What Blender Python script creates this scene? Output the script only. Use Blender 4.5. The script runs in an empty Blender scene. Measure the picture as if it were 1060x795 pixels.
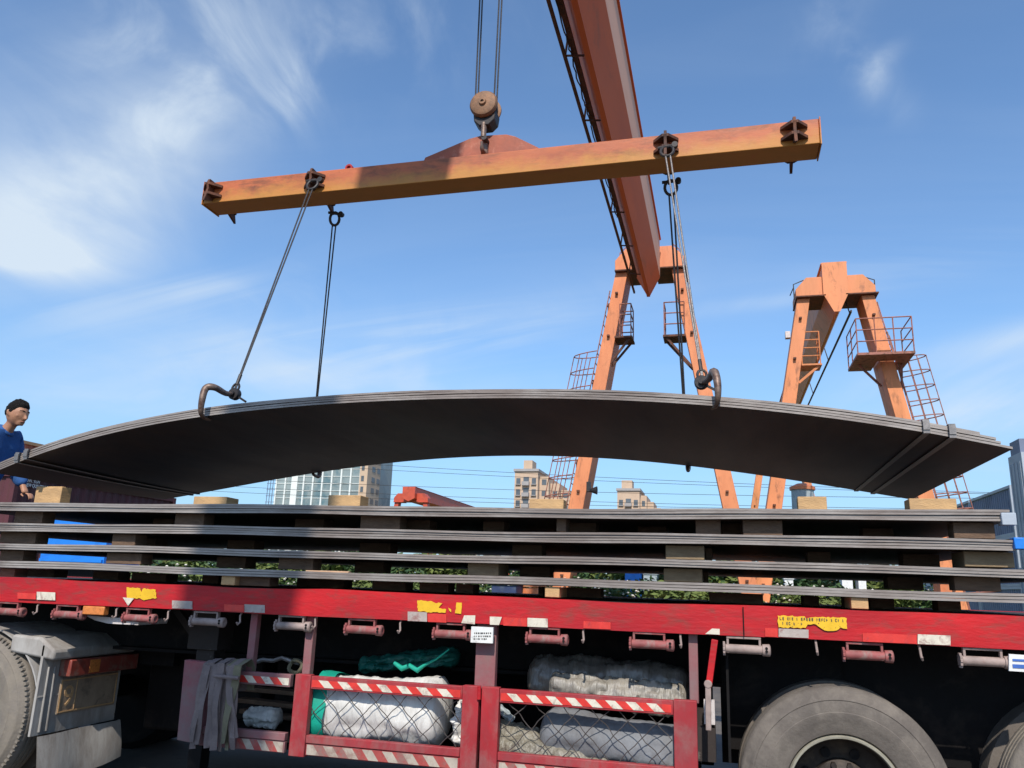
import bpy, bmesh, math, random
import numpy as np
from mathutils import Vector, Matrix, noise as mnoise

random.seed(7)
sc = bpy.context.scene
COL = sc.collection
PI = math.pi
R = math.radians

# ------------------------------------------------------------------ camera
YAW, PITCH, ROLL, FPX, CAMZ = .2589, .247, .0342, 824.0, 1.53
_f = Vector((-math.sin(YAW)*math.cos(PITCH), math.cos(YAW)*math.cos(PITCH), math.sin(PITCH)))
_r0 = Vector((math.cos(YAW), math.sin(YAW), 0)); _u0 = _r0.cross(_f)
_r = math.cos(ROLL)*_r0 + math.sin(ROLL)*_u0
_u = -math.sin(ROLL)*_r0 + math.cos(ROLL)*_u0
CAM = Vector((0, 0, CAMZ))
cd = bpy.data.cameras.new('camera'); cam = bpy.data.objects.new('camera', cd); COL.objects.link(cam)
M = Matrix.Identity(4)
for i in range(3):
    M[i][0] = _r[i]; M[i][1] = _u[i]; M[i][2] = -_f[i]; M[i][3] = CAM[i]
cam.matrix_world = M
cd.sensor_width = 36; cd.lens = 36*FPX/1060; cd.clip_end = 3000; cd.clip_start = .05
sc.camera = cam

def ray(px, py):
    return _r*((px-530)/FPX) + _u*((397.5-py)/FPX) + _f
def at(px, py, Y):
    """a measured point of the place: where the sight line of a pixel meets the real plane y = Y"""
    d = ray(px, py); return CAM + d*(Y/d.y)
def atx(px, py, X):
    d = ray(px, py); return CAM + d*(X/d.x)

# ------------------------------------------------------------------ materials
def nd(nt, t, **kw):
    n = nt.nodes.new(t)
    for k, v in kw.items(): setattr(n, k, v)
    return n
MATS = {}
def mat(name, col, rough=.6, metal=0., var=.25, scale=4., col2=None, amt=.5, scale2=3., sharp=.12,
        bump=.15, bscale=40., stretch=(1, 1, 1), col3=None, amt3=.3, scale3=12., spec=.5, bdist=.01):
    """procedural surface: base colour mottled by noise, patches of a second (and third) colour, fine bump"""
    m = bpy.data.materials.new(name); m.use_nodes = True; MATS[name] = m
    nt = m.node_tree; b = nt.nodes['Principled BSDF']; L = nt.links.new
    tc = nd(nt, 'ShaderNodeTexCoord'); mp = nd(nt, 'ShaderNodeMapping'); mp.inputs['Scale'].default_value = stretch
    L(tc.outputs['Object'], mp.inputs['Vector'])
    n1 = nd(nt, 'ShaderNodeTexNoise'); n1.inputs['Scale'].default_value = scale; n1.inputs['Detail'].default_value = 6
    n1.inputs['Roughness'].default_value = .65
    L(mp.outputs[0], n1.inputs['Vector'])
    ra = nd(nt, 'ShaderNodeValToRGB'); e = ra.color_ramp.elements
    e[0].position = .3; e[1].position = .7
    e[0].color = [c*(1-var) for c in col]+[1]; e[1].color = [min(1, c*(1+var)) for c in col]+[1]
    L(n1.outputs['Fac'], ra.inputs['Fac']); out = ra.outputs['Color']
    def patch(out, c2, am, s2, off):
        n2 = nd(nt, 'ShaderNodeTexNoise'); n2.inputs['Scale'].default_value = s2; n2.inputs['Detail'].default_value = 8
        n2.inputs['Roughness'].default_value = .7; n2.inputs['Distortion'].default_value = .4
        mo = nd(nt, 'ShaderNodeVectorMath', operation='ADD'); mo.inputs[1].default_value = (off, off*2, off*3)
        L(mp.outputs[0], mo.inputs[0]); L(mo.outputs[0], n2.inputs['Vector'])
        r2 = nd(nt, 'ShaderNodeMapRange', clamp=True); th = .5+(.5-am)*.6
        r2.inputs['From Min'].default_value = th-sharp/2; r2.inputs['From Max'].default_value = th+sharp/2
        L(n2.outputs['Fac'], r2.inputs['Value'])
        mx = nd(nt, 'ShaderNodeMix', data_type='RGBA'); L(r2.outputs[0], mx.inputs['Factor'])
        L(out, mx.inputs['A']); mx.inputs['B'].default_value = list(c2)+[1]
        return mx.outputs['Result']
    if col2: out = patch(out, col2, amt, scale2, 7.3)
    if col3: out = patch(out, col3, amt3, scale3, 3.1)
    L(out, b.inputs['Base Color'])
    rr = nd(nt, 'ShaderNodeMapRange'); rr.inputs['To Min'].default_value = max(.05, rough-.12); rr.inputs['To Max'].default_value = min(1, rough+.12)
    L(n1.outputs['Fac'], rr.inputs['Value']); L(rr.outputs[0], b.inputs['Roughness'])
    b.inputs['Metallic'].default_value = metal
    b.inputs['Specular IOR Level'].default_value = spec
    if bump:
        n3 = nd(nt, 'ShaderNodeTexNoise'); n3.inputs['Scale'].default_value = bscale; n3.inputs['Detail'].default_value = 5
        L(mp.outputs[0], n3.inputs['Vector'])
        bp = nd(nt, 'ShaderNodeBump'); bp.inputs['Strength'].default_value = bump; bp.inputs['Distance'].default_value = bdist
        L(n3.outputs['Fac'], bp.inputs['Height']); L(bp.outputs[0], b.inputs['Normal'])
    return m

RUST = (.11, .045, .02); DUST = (.26, .22, .18)
M_CRANE = mat('crane_orange_paint', (.72, .245, .095), .6, 0, .12, 1.2, (.55, .165, .06), .40, 1.5, .3, .1, 30, (1, 1, .35), RUST, .17, 5)
M_CRANE2 = mat('crane_weathered_orange_paint', (.70, .24, .09), .6, 0, .15, 1.2, (.54, .19, .06), .42, 1.1, .2, .1, 30, (1, 1, .3), RUST, .27, 4)
M_CRANERED = mat('crane_red_paint', (.5, .07, .03), .5, 0, .15, 2, (.3, .05, .03), .3, 2)
M_GIRD = mat('girder_red_orange_paint', (.74, .155, .05), .65, 0, .1, .8, (.64, .12, .04), .35, .8, .3, .08, 30, (1, .25, 1), (.3, .12, .06), .1, 2, spec=.25)
M_GIRDSIDE = mat('girder_side_painted_sun', (.80, .42, .27), .7, 0, .08, .8, (.72, .34, .2), .35, .8, .3, .08, 30, (1, .25, 1), (.4, .2, .12), .12, 2, spec=.25)  # sun on the girder's side faces, put into a paler colour
M_RAILING = mat('railing_faded_paint', (.33, .12, .08), .6, 0, .2, 6, RUST, .4, 8)
M_DARKSTEEL = mat('dark_greasy_steel', (.03, .025, .025), .55, .3, .3, 8, (.07, .04, .025), .35, 6)
M_SPREAD = mat('spreader_worn_orange', (.50, .125, .04), .6, 0, .22, 2.5, (.36, .085, .03), .40, 2.2, .25, .15, 30, (.5, 1, 1.6), (.14, .05, .022), .30, 6)
def yellow_lower_part():      # colour turns yellower towards the lower part of the beam
    m = M_SPREAD; nt_ = m.node_tree; b = nt_.nodes['Principled BSDF']; src = b.inputs['Base Color'].links[0].from_socket
    g_ = nd(nt_, 'ShaderNodeNewGeometry'); sx = nd(nt_, 'ShaderNodeSeparateXYZ'); nt_.links.new(g_.outputs['Position'], sx.inputs[0])
    n_ = nd(nt_, 'ShaderNodeTexNoise'); n_.inputs['Scale'].default_value = 3.5; n_.inputs['Detail'].default_value = 7; n_.inputs['Roughness'].default_value = .7; nt_.links.new(g_.outputs['Position'], n_.inputs['Vector'])
    k_ = nd(nt_, 'ShaderNodeMath', operation='MULTIPLY_ADD'); nt_.links.new(n_.outputs['Fac'], k_.inputs[0]); k_.inputs[1].default_value = .34; nt_.links.new(sx.outputs['Z'], k_.inputs[2])
    r_ = nd(nt_, 'ShaderNodeMapRange', clamp=True); nt_.links.new(k_.outputs[0], r_.inputs['Value']); r_.name = 'lower_yellow'
    mx_ = nd(nt_, 'ShaderNodeMix', data_type='RGBA'); nt_.links.new(r_.outputs[0], mx_.inputs['Factor']); nt_.links.new(src, mx_.inputs['A']); mx_.inputs['B'].default_value = (.52, .23, .035, 1)
    nt_.links.new(mx_.outputs['Result'], b.inputs['Base Color']); return r_
LOWER_YELLOW = yellow_lower_part()
M_SPREADTOP = mat('spreader_red_primer', (.33, .085, .042), .65, 0, .25, 5, (.48, .19, .12), .30, 9, .2, .15, 30, (1, 1, 1), (.2, .08, .03), .2, 8)
M_RUSTY = mat('rusted_steel', (.15, .055, .028), .75, .2, .35, 9, (.06, .028, .02), .45, 7, .2, .3, 60)
M_BLOCK = mat('hook_block_rust', (.26, .13, .065), .65, .2, .25, 12, (.13, .07, .04), .4, 14, .3, .2, 50)
M_ROPE = mat('greasy_wire_rope', (.055, .05, .05), .6, .5, .4, 60, None, bump=.4, bscale=200)
M_ROPELT = mat('grey_wire_rope', (.22, .2, .19), .5, .6, .4, 60, None, bump=.4, bscale=200)
M_HOOK = mat('lifting_hook_steel', (.19, .13, .1), .5, .4, .3, 15, (.09, .045, .03), .4, 15)
M_PLATE = mat('mill_scale_plate', (.052, .036, .030), .5, .1, .35, 2.2, (.095, .056, .038), .40, 1.6, .35, .06, 20, (1, .22, 1), (.024, .019, .019), .36, 3.5)
M_EDGE = mat('cut_plate_edge', (.235, .195, .172), .55, .15, .25, 3, (.17, .13, .11), .45, 4, .3, .15, 60, (.3, 1, 1), (.50, .46, .42), .30, 2)  # pale streaks put glints of light into the edge colour
M_BAND = mat('steel_band', (.24, .215, .20), .45, .6, .2, 12)
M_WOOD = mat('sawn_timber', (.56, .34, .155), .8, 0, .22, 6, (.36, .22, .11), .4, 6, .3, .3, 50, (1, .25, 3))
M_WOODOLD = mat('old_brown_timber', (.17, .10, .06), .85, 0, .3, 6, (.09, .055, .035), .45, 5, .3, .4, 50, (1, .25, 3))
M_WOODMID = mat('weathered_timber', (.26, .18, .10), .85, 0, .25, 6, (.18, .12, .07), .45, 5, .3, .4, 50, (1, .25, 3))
M_RED = mat('trailer_red_paint', (.50, .014, .017), .5, 0, .25, 3, (.33, .014, .022), .44, 2.0, .3, .2, 40, (.45, 1, 1.5), (.15, .06, .045), .25, 14, spec=.3)
M_GUARD = mat('guard_dull_red_paint', (.38, .018, .024), .6, 0, .25, 3, (.24, .05, .055), .45, 3, .4, .15, 40, (1, 1, .6), (.24, .15, .13), .22, 7, spec=.3)
M_REDUST = mat('trailer_dusty_red_paint', (.28, .05, .06), .7, 0, .25, 4, (.21, .13, .125), .56, 3.5, .35, .12, 40, (1, 1, 1), (.19, .14, .12), .2, 7)
M_PINK = mat('winch_dusty_pink_paint', (.27, .07, .065), .7, 0, .25, 14, (.26, .16, .14), .45, 12)
M_WINCHGREY = mat('winch_dusty_grey_paint', (.30, .22, .19), .7, 0, .25, 14, (.25, .1, .08), .3, 12)
M_CHASSIS = mat('chassis_black_grime', (.009, .0075, .0075), .8, 0, .35, 5, (.024, .018, .015), .33, 3, spec=.2)
M_DECK = mat('deck_dark_steel', (.03, .021, .018), .8, .0, .3, 5, DUST, .2, 4)
M_TYRE = mat('dusty_tyre_rubber', (.10, .083, .07), .9, 0, .22, 3, (.145, .12, .10), .45, 2.5, .4, .25, 60, (1, 1, 1), (.22, .185, .15), .27, 7)
M_TYREOLD = mat('dried_mud_tyre_rubber', (.22, .185, .145), .9, 0, .2, 4, (.15, .13, .115), .4, 5, .3, .3, 60)
M_RIM = mat('rim_brown_grime', (.035, .025, .02), .6, .3, .3, 8, (.07, .05, .035), .35, 8)
M_RIMEDGE = mat('rim_bare_edge', (.50, .46, .36), .4, .5, .2, 10)
M_FENDER = mat('fender_grey_dust', (.35, .32, .29), .8, 0, .2, 3, (.20, .17, .145), .45, 4, .35, .15, 40, (1, 1, .3), (.46, .44, .41), .3, 7)
M_LAMPRED = mat('dusty_red_lens', (.25, .05, .035), .4, 0, .25, 9, (.22, .12, .09), .4, 9)
M_LAMPAMB = mat('amber_lens', (.62, .2, .05), .35, 0, .2, 30, (.4, .12, .03), .35, 40)
M_NUMPLATE = mat('dirty_number_plate', (.30, .22, .15), .7, 0, .2, 8, (.18, .13, .09), .4, 9)
M_WHITEREF = mat('white_reflector', (.66, .59, .47), .45, 0, .15, 12, (.40, .28, .23), .38, 16)
M_GREYREF = mat('scuffed_white_reflector', (.40, .33, .29), .6, 0, .2, 12, (.3, .16, .14), .34, 14)
M_REDREF = mat('red_reflector', (.62, .04, .03), .35, 0, .15, 12, (.4, .04, .04), .3, 12)
M_REDTAPE = mat('dusty_red_tape', (.36, .06, .05), .6, 0, .2, 12, (.26, .13, .11), .45, 10)
M_DUSTTAPE = mat('dusty_white_tape', (.42, .35, .28), .7, 0, .2, 12, (.3, .2, .16), .42, 10)
M_YELLOW = mat('yellow_sticker', (.74, .43, .015), .5, 0, .1, 12, (.2, .1, .02), .27, 75, .06, 0)
M_PAPER = mat('white_label', (.72, .70, .66), .5, 0, .06, 12, (.45, .43, .4), .28, 14)
M_INK = mat('dark_ink', (.07, .065, .06), .7, 0, .2, 12)
M_INKBLUE = mat('blue_ink', (.05, .13, .42), .5, 0, .1, 12)
M_WHITEMETAL = mat('pale_metal_plate', (.62, .56, .54), .6, 0, .12, 9, (.4, .33, .3), .3, 8)
M_SACK = mat('white_woven_sack', (.70, .67, .62), .45, 0, .08, 6, (.50, .47, .43), .34, 5, .35, .5, 12, (2.2, 1, .4), bdist=.03)
M_GREENBAND = mat('green_woven_sheet', (.0, .32, .22), .7, 0, .2, 10, (.01, .22, .17), .35, 8)
M_GREENDK = mat('dark_green_sheet', (.0, .10, .08), .6, 0, .3, 8, (.01, .06, .055), .4, 8)
M_TARPSHADE = mat('glossy_tarpaulin_shaded', (.13, .112, .095), .35, 0, .3, 6, (.19, .17, .14), .3, 5, .3, .6, 9, (2.2, 1, .5), bdist=.04, spec=.8)  # shade over the upper half of the roll is put into this colour
M_TARPSUN = mat('tarpaulin_painted_sun', (.27, .24, .195), .5, 0, .25, 8, (.25, .22, .19), .4, 7, .3, .7, 11, (2.6, 1, .35), bdist=.05, spec=.8)  # sunlight on the front of that same roll is put into this colour
M_GREYTARP = mat('blue_grey_tarpaulin', (.17, .175, .185), .7, 0, .2, 5, (.12, .115, .115), .4, 4, .3, .7, 9, (1, 1, .7), bdist=.03)
M_OLIVE = mat('olive_plastic_sheet', (.20, .175, .13), .45, 0, .3, 7, (.30, .27, .22), .3, 6, .25, 1., 14, (1.2, 1, .8), bdist=.05)
M_STRAP = mat('grey_webbing', (.21, .155, .14), .85, 0, .22, 8, (.13, .095, .09), .4, 5, .3, .4, 90)
M_STRAPOLIVE = mat('olive_webbing', (.18, .15, .09), .85, 0, .2, 8, (.13, .12, .08), .4, 5, .3, .4, 90)
M_WIRE = mat('chain_link_wire', (.13, .11, .1), .5, .6, .3, 20)
M_BLUE = mat('bright_blue_paint', (.015, .20, .68), .4, 0, .12, 1.5, (.012, .15, .52), .3, 2)
M_SHIRT = mat('blue_cotton', (.02, .09, .27), .85, 0, .15, 8, (.015, .065, .2), .4, 9, .4, .25, 60)
M_TROUSER = mat('navy_cloth', (.015, .018, .035), .9, 0, .3, 8)
M_SKIN = mat('tanned_skin', (.44, .215, .12), .55, 0, .1, 10, (.3, .13, .075), .4, 9, .4, .05, 60)
M_HAIR = mat('short_black_hair', (.012, .010, .009), .8, 0, .5, 60, (.035, .03, .027), .3, 60, .3, 1., 160, spec=.15, bdist=.02)
M_EYE = mat('eye_dark', (.02, .012, .01), .3, 0, .2, 20)
M_LIP = mat('lips', (.27, .09, .06), .5, 0, .1, 20)
M_CONRED = mat('container_rust_red', (.46, .12, .065), .65, 0, .2, .8, (.2, .05, .03), .4, 1.0)
M_CONMAR = mat('container_maroon', (.085, .02, .025), .65, 0, .2, .8, (.06, .02, .02), .4, 1.0)
M_CONGREY = mat('container_pale_grey', (.38, .42, .47), .6, 0, .1, .6, (.28, .31, .35), .4, .5)
M_CONBLUE = mat('container_slate_blue', (.15, .18, .26), .6, 0, .15, .6, (.10, .12, .18), .4, .5)
M_CONTAN = mat('container_tan_post', (.45, .26, .14), .7, 0, .2, 2)
M_WHITEPAINT = mat('white_paint', (.75, .75, .74), .6, 0, .08, 5, (.6, .6, .58), .3, 3)
M_GLASS = mat('curtain_wall_glass', (.24, .28, .275), .3, 0, .35, .09, (.10, .17, .19), .4, .12, .1, 0)
M_MULLION = mat('white_mullion', (.70, .70, .66), .6, 0, .05, 1)
M_BEIGE = mat('beige_render', (.55, .39, .27), .85, 0, .07, .3, (.47, .33, .23), .35, .4, .3, 0)
M_WINDOW = mat('dark_window', (.10, .11, .12), .2, 0, .3, .5, None, bump=0)
M_BALCONY = mat('balcony_grey', (.34, .31, .29), .8, 0, .15, .5, None, bump=0)
M_ROOF = mat('brown_roof', (.22, .10, .075), .8, 0, .15, .5, None, bump=0)
M_ASPHALT = mat('yard_dirty_concrete', (.10, .085, .07), .9, 0, .25, .6, (.14, .115, .09), .4, .35, .3, .3, 25, (1, 1, 1), (.04, .037, .035), .3, 1.6)
M_GRASS = mat('rough_grass', (.09, .12, .03), .95, 0, .3, .8, (.13, .14, .045), .4, .4, .3, .5, 10)
M_LEAF = mat('shrub_leaf', (.07, .10, .022), .75, 0, .45, 1.7, (.17, .20, .035), .4, 2.5, .3, 0)
M_LEAFDK = mat('shrub_leaf_dark', (.03, .07, .018), .6, 0, .45, 1.7, (.06, .1, .025), .4, 2.5, .3, 0)
M_FLOWER = mat('pale_flower', (.65, .6, .5), .7, 0, .1, 5, None, bump=0)
M_STEM = mat('shrub_stem', (.09, .06, .04), .9, 0, .2, 5)
M_ORANGEPL = mat('orange_plastic', (.60, .17, .06), .5, 0, .2, 4, (.4, .2, .1), .35, 5)
M_NAVYPL = mat('navy_tarp', (.02, .035, .09), .6, 0, .3, 5, (.06, .08, .12), .35, 5)
M_GREYPL = mat('grey_plastic', (.33, .37, .38), .6, 0, .15, 5)
M_CONCPOLE = mat('concrete_pole', (.32, .31, .29), .9, 0, .1, 2)

# ------------------------------------------------------------------ mesh builder
class MB:
    def __init__(s): s.v = []; s.f = []; s.mi = []; s.cur = 0
    def add(s, vs, fs, mi=None):
        o = len(s.v); s.v += [tuple(v) for v in vs]
        for f in fs: s.f.append([i+o for i in f]); s.mi.append(s.cur if mi is None else mi)
        return s
    def box(s, x0, x1, y0, y1, z0, z1, mi=None, rot=None, jit=0):
        vs = [Vector((x, y, z)) for z in (z0, z1) for y in (y0, y1) for x in (x0, x1)]
        if jit: vs = [v+Vector([random.uniform(-jit, jit) for _ in range(3)]) for v in vs]
        if rot is not None:
            c = Vector(((x0+x1)/2, (y0+y1)/2, (z0+z1)/2)); vs = [rot @ (v-c)+c for v in vs]
        return s.add(vs, [(0, 2, 3, 1), (4, 5, 7, 6), (0, 1, 5, 4), (2, 6, 7, 3), (0, 4, 6, 2), (1, 3, 7, 5)], mi)
    def bar(s, p0, p1, w, h, up=(0, 0, 1), w1=None, h1=None, mi=None):
        p0 = Vector(p0); p1 = Vector(p1); d = (p1-p0).normalized(); up = Vector(up)
        a = d.cross(up)
        if a.length < 1e-4: a = d.cross(Vector((1, 0, 0)))
        a.normalize(); b = a.cross(d)
        w1 = w if w1 is None else w1; h1 = h if h1 is None else h1
        vs = []
        for p, ww, hh in ((p0, w, h), (p1, w1, h1)):
            for sa, sb in ((-1, -1), (1, -1), (1, 1), (-1, 1)): vs.append(p+a*sa*ww/2+b*sb*hh/2)
        return s.add(vs, [(0, 1, 2, 3), (7, 6, 5, 4), (0, 4, 5, 1), (1, 5, 6, 2), (2, 6, 7, 3), (3, 7, 4, 0)], mi)
    def post(s, p0, p1, w0, d0, w1, d1, mi=None):
        """leg with horizontal end cuts: widths along x and depths along y"""
        vs = []
        for p, w, d in ((p0, w0, d0), (p1, w1, d1)):
            for sx, sy in ((-1, -1), (1, -1), (1, 1), (-1, 1)): vs.append((p[0]+sx*w/2, p[1]+sy*d/2, p[2]))
        return s.add(vs, [(0, 1, 2, 3), (7, 6, 5, 4), (0, 4, 5, 1), (1, 5, 6, 2), (2, 6, 7, 3), (3, 7, 4, 0)], mi)
    def tube(s, pts, r, n=8, closed=False, mi=None, cap=True):
        pts = [Vector(p) for p in pts]; N = len(pts); rs = r if isinstance(r, (list, tuple)) else [r]*N
        vs = []; a = None
        for i, p in enumerate(pts):
            if closed: d = pts[(i+1) % N]-pts[i-1]
            else: d = pts[min(i+1, N-1)]-pts[max(i-1, 0)]
            d.normalize()
            if a is None:
                a = d.cross(Vector((0, 0, 1)))
                if a.length < 1e-3: a = d.cross(Vector((1, 0, 0)))
            else: a = a-d*a.dot(d)
            a.normalize(); b = d.cross(a)
            for k in range(n):
                t = 2*PI*k/n; vs.append(p+(a*math.cos(t)+b*math.sin(t))*rs[i])
        fs = []
        for i in range(N if closed else N-1):
            j = (i+1) % N
            for k in range(n): fs.append((i*n+k, i*n+(k+1) % n, j*n+(k+1) % n, j*n+k))
        if cap and not closed: fs += [tuple(reversed(range(n))), tuple(range((N-1)*n, N*n))]
        return s.add(vs, fs, mi)
    def prism(s, poly, d, mi=None):
        """closed polygon (3-d points) pushed along vector d"""
        n = len(poly); d = Vector(d); vs = [Vector(p) for p in poly]; vs += [v+d for v in vs]
        return s.add(vs, [tuple(range(n))[::-1], tuple(range(n, 2*n))]+[(i, (i+1) % n, n+(i+1) % n, n+i) for i in range(n)], mi)
    def lathe(s, prof, c, axis='y', n=48, mi=None, wob=0):
        c = Vector(c); vs = []; m = len(prof)
        for k in range(n):
            t = 2*PI*k/n; ct, st = math.cos(t), math.sin(t)
            for r, h in prof:
                if wob: r = r*(1+wob*math.sin(t*3+1))
                v = {'y': (r*ct, h, r*st), 'z': (r*ct, r*st, h), 'x': (h, r*ct, r*st)}[axis]; vs.append(c+Vector(v))
        fs = [(k*m+i, k*m+i+1, ((k+1) % n)*m+i+1, ((k+1) % n)*m+i) for k in range(n) for i in range(m-1)]
        return s.add(vs, fs, mi)
    def disc(s, c, r, h, axis='y', n=24, mi=None):
        return s.lathe([(0, 0), (r, 0), (r, h), (0, h)], c, axis, n, mi)
    def build(s, name, m, parent=None, loc=None, smooth=35, bevel=0):
        """ONE mesh object; vertices are given in world space and re-based on the parent's (or own) origin"""
        base = Vector((0, 0, 0))
        if parent is not None: base = WORLD[parent.name]
        own = base if loc is None else Vector(loc)
        me = bpy.data.meshes.new(name)
        me.from_pydata([Vector(v)-own for v in s.v], [], s.f)
        ms = m if isinstance(m, (list, tuple)) else [m]
        for x in ms: me.materials.append(x)
        for p, i in zip(me.polygons, s.mi): p.material_index = i
        bm = bmesh.new(); bm.from_mesh(me); bmesh.ops.recalc_face_normals(bm, faces=bm.faces); bm.to_mesh(me); bm.free()
        if smooth:
            for p in me.polygons: p.use_smooth = True
            me.set_sharp_from_angle(angle=R(smooth))
        o = bpy.data.objects.new(name, me); COL.objects.link(o)
        if parent is not None: o.parent = parent
        o.location = own-base
        WORLD[o.name] = own.copy()
        if bevel:
            b = o.modifiers.new('bevel', 'BEVEL'); b.width = bevel; b.segments = 2; b.limit_method = 'ANGLE'
        return o
WORLD = {}
def empty(name, loc):
    o = bpy.data.objects.new(name, None); COL.objects.link(o); o.location = loc; o.empty_display_size = .1
    WORLD[o.name] = Vector(loc); return o
def tag(o, label, cat, group=None):
    o['label'] = label; o['category'] = cat
    if group: o['group'] = group
    return o
def struct(o, kind='structure'): o['kind'] = kind; return o
def copy_tree(o, parent=None, loc=None):
    c = o.copy(); COL.objects.link(c)
    if parent is not None: c.parent = parent
    if loc is not None: c.location = loc
    WORLD[c.name] = (Vector(loc) if loc is not None else WORLD[o.name])
    for ch in list(o.children): copy_tree(ch, c)
    return c

# ------------------------------------------------------------------ light and sky
SUN = Vector((.125, -1, 1)).normalized()
sd = bpy.data.lights.new('sun', 'SUN'); sd.energy = 4.2; sd.angle = R(.53); sd.color = (1, .95, .87)
so = bpy.data.objects.new('sun', sd); COL.objects.link(so)
so.rotation_euler = SUN.to_track_quat('Z', 'Y').to_euler()
w = bpy.data.worlds.new('World'); sc.world = w; w.use_nodes = True
nt = w.node_tree; L = nt.links.new; bg = nt.nodes['Background']
sky = nd(nt, 'ShaderNodeTexSky', sky_type='NISHITA'); sky.sun_disc = False
sky.sun_elevation = math.asin(SUN.z); sky.sun_rotation = math.atan2(SUN.x, SUN.y)
sky.air_density = 1.0; sky.dust_density = .6; sky.ozone_density = 2.2; sky.altitude = 50
tc = nd(nt, 'ShaderNodeTexCoord')
sep = nd(nt, 'ShaderNodeSeparateXYZ'); L(tc.outputs['Generated'], sep.inputs[0])
za = nd(nt, 'ShaderNodeMath', operation='ADD'); L(sep.outputs['Z'], za.inputs[0]); za.inputs[1].default_value = .22
zm = nd(nt, 'ShaderNodeMath', operation='MAXIMUM'); L(za.outputs[0], zm.inputs[0]); zm.inputs[1].default_value = .05
dv = nd(nt, 'ShaderNodeVectorMath', operation='DIVIDE'); L(tc.outputs['Generated'], dv.inputs[0])
cmb = nd(nt, 'ShaderNodeCombineXYZ'); [L(zm.outputs[0], cmb.inputs[i]) for i in range(3)]; L(cmb.outputs[0], dv.inputs[1])
def cloudnoise(scale, stretch, rot, detail, lo, hi, dist, seed):
    mp = nd(nt, 'ShaderNodeMapping'); mp.inputs['Scale'].default_value = stretch; mp.inputs['Rotation'].default_value = (0, 0, rot)
    mp.inputs['Location'].default_value = (seed, seed*.7, 0)
    L(dv.outputs[0], mp.inputs['Vector'])
    n = nd(nt, 'ShaderNodeTexNoise'); n.inputs['Scale'].default_value = scale; n.inputs['Detail'].default_value = detail
    n.inputs['Roughness'].default_value = .55; n.inputs['Distortion'].default_value = dist
    L(mp.outputs[0], n.inputs['Vector'])
    r = nd(nt, 'ShaderNodeMapRange', clamp=True, interpolation_type='SMOOTHSTEP'); r.inputs['From Min'].default_value = lo; r.inputs['From Max'].default_value = hi
    L(n.outputs['Fac'], r.inputs['Value']); return r.outputs[0]
def blob(px, py, rad_px, sx=1.0, rot=0.):
    """soft patch of sky round a direction (its size as an angle), elongated along a tilted axis"""
    d = ray(px, py).normalized(); e1 = d.cross(Vector((0, 0, 1))).normalized(); e2 = e1.cross(d)
    a = e1*math.cos(rot)+e2*math.sin(rot); b = -e1*math.sin(rot)+e2*math.cos(rot)
    k = rad_px/FPX; tot = []
    for v, s in ((a, k*sx), (b, k)):
        dt = nd(nt, 'ShaderNodeVectorMath', operation='DOT_PRODUCT'); L(tc.outputs['Generated'], dt.inputs[0]); dt.inputs[1].default_value = v/s
        sq = nd(nt, 'ShaderNodeMath', operation='POWER'); ab = nd(nt, 'ShaderNodeMath', operation='ABSOLUTE')
        L(dt.outputs['Value'], ab.inputs[0]); L(ab.outputs[0], sq.inputs[0]); sq.inputs[1].default_value = 2; tot.append(sq.outputs[0])
    ad = nd(nt, 'ShaderNodeMath', operation='ADD'); L(tot[0], ad.inputs[0]); L(tot[1], ad.inputs[1])
    ng = nd(nt, 'ShaderNodeMath', operation='MULTIPLY'); L(ad.outputs[0], ng.inputs[0]); ng.inputs[1].default_value = -1
    ex = nd(nt, 'ShaderNodeMath', operation='EXPONENT'); L(ng.outputs[0], ex.inputs[0])
    # only the hemisphere in front of that direction
    dt = nd(nt, 'ShaderNodeVectorMath', operation='DOT_PRODUCT'); L(tc.outputs['Generated'], dt.inputs[0]); dt.inputs[1].default_value = d
    gt = nd(nt, 'ShaderNodeMath', operation='GREATER_THAN'); L(dt.outputs['Value'], gt.inputs[0]); gt.inputs[1].default_value = 0
    m = nd(nt, 'ShaderNodeMath', operation='MULTIPLY'); L(ex.outputs[0], m.inputs[0]); L(gt.outputs[0], m.inputs[1])
    return m.outputs[0]
def mul(a, b):
    m = nd(nt, 'ShaderNodeMath', operation='MULTIPLY'); L(a, m.inputs[0])
    if isinstance(b, (int, float)): m.inputs[1].default_value = b
    else: L(b, m.inputs[1])
    return m.outputs[0]
def add(a, b):
    m = nd(nt, 'ShaderNodeMath', operation='ADD'); L(a, m.inputs[0])
    if isinstance(b, (int, float)): m.inputs[1].default_value = b
    else: L(b, m.inputs[1])
    return m.outputs[0]
fine = cloudnoise(2.6, (1.5, .9, 1), .55, 10, .36, .86, 1.7, 3.)
soft = add(mul(cloudnoise(1.5, (1.3, .9, 1), .5, 8, .28, .76, 1.3, 9.), .62), .30)
streak = cloudnoise(2.0, (.40, 2.4, 1), -.12, 9, .36, .72, 1.2, 5.)
cl = None
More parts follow.
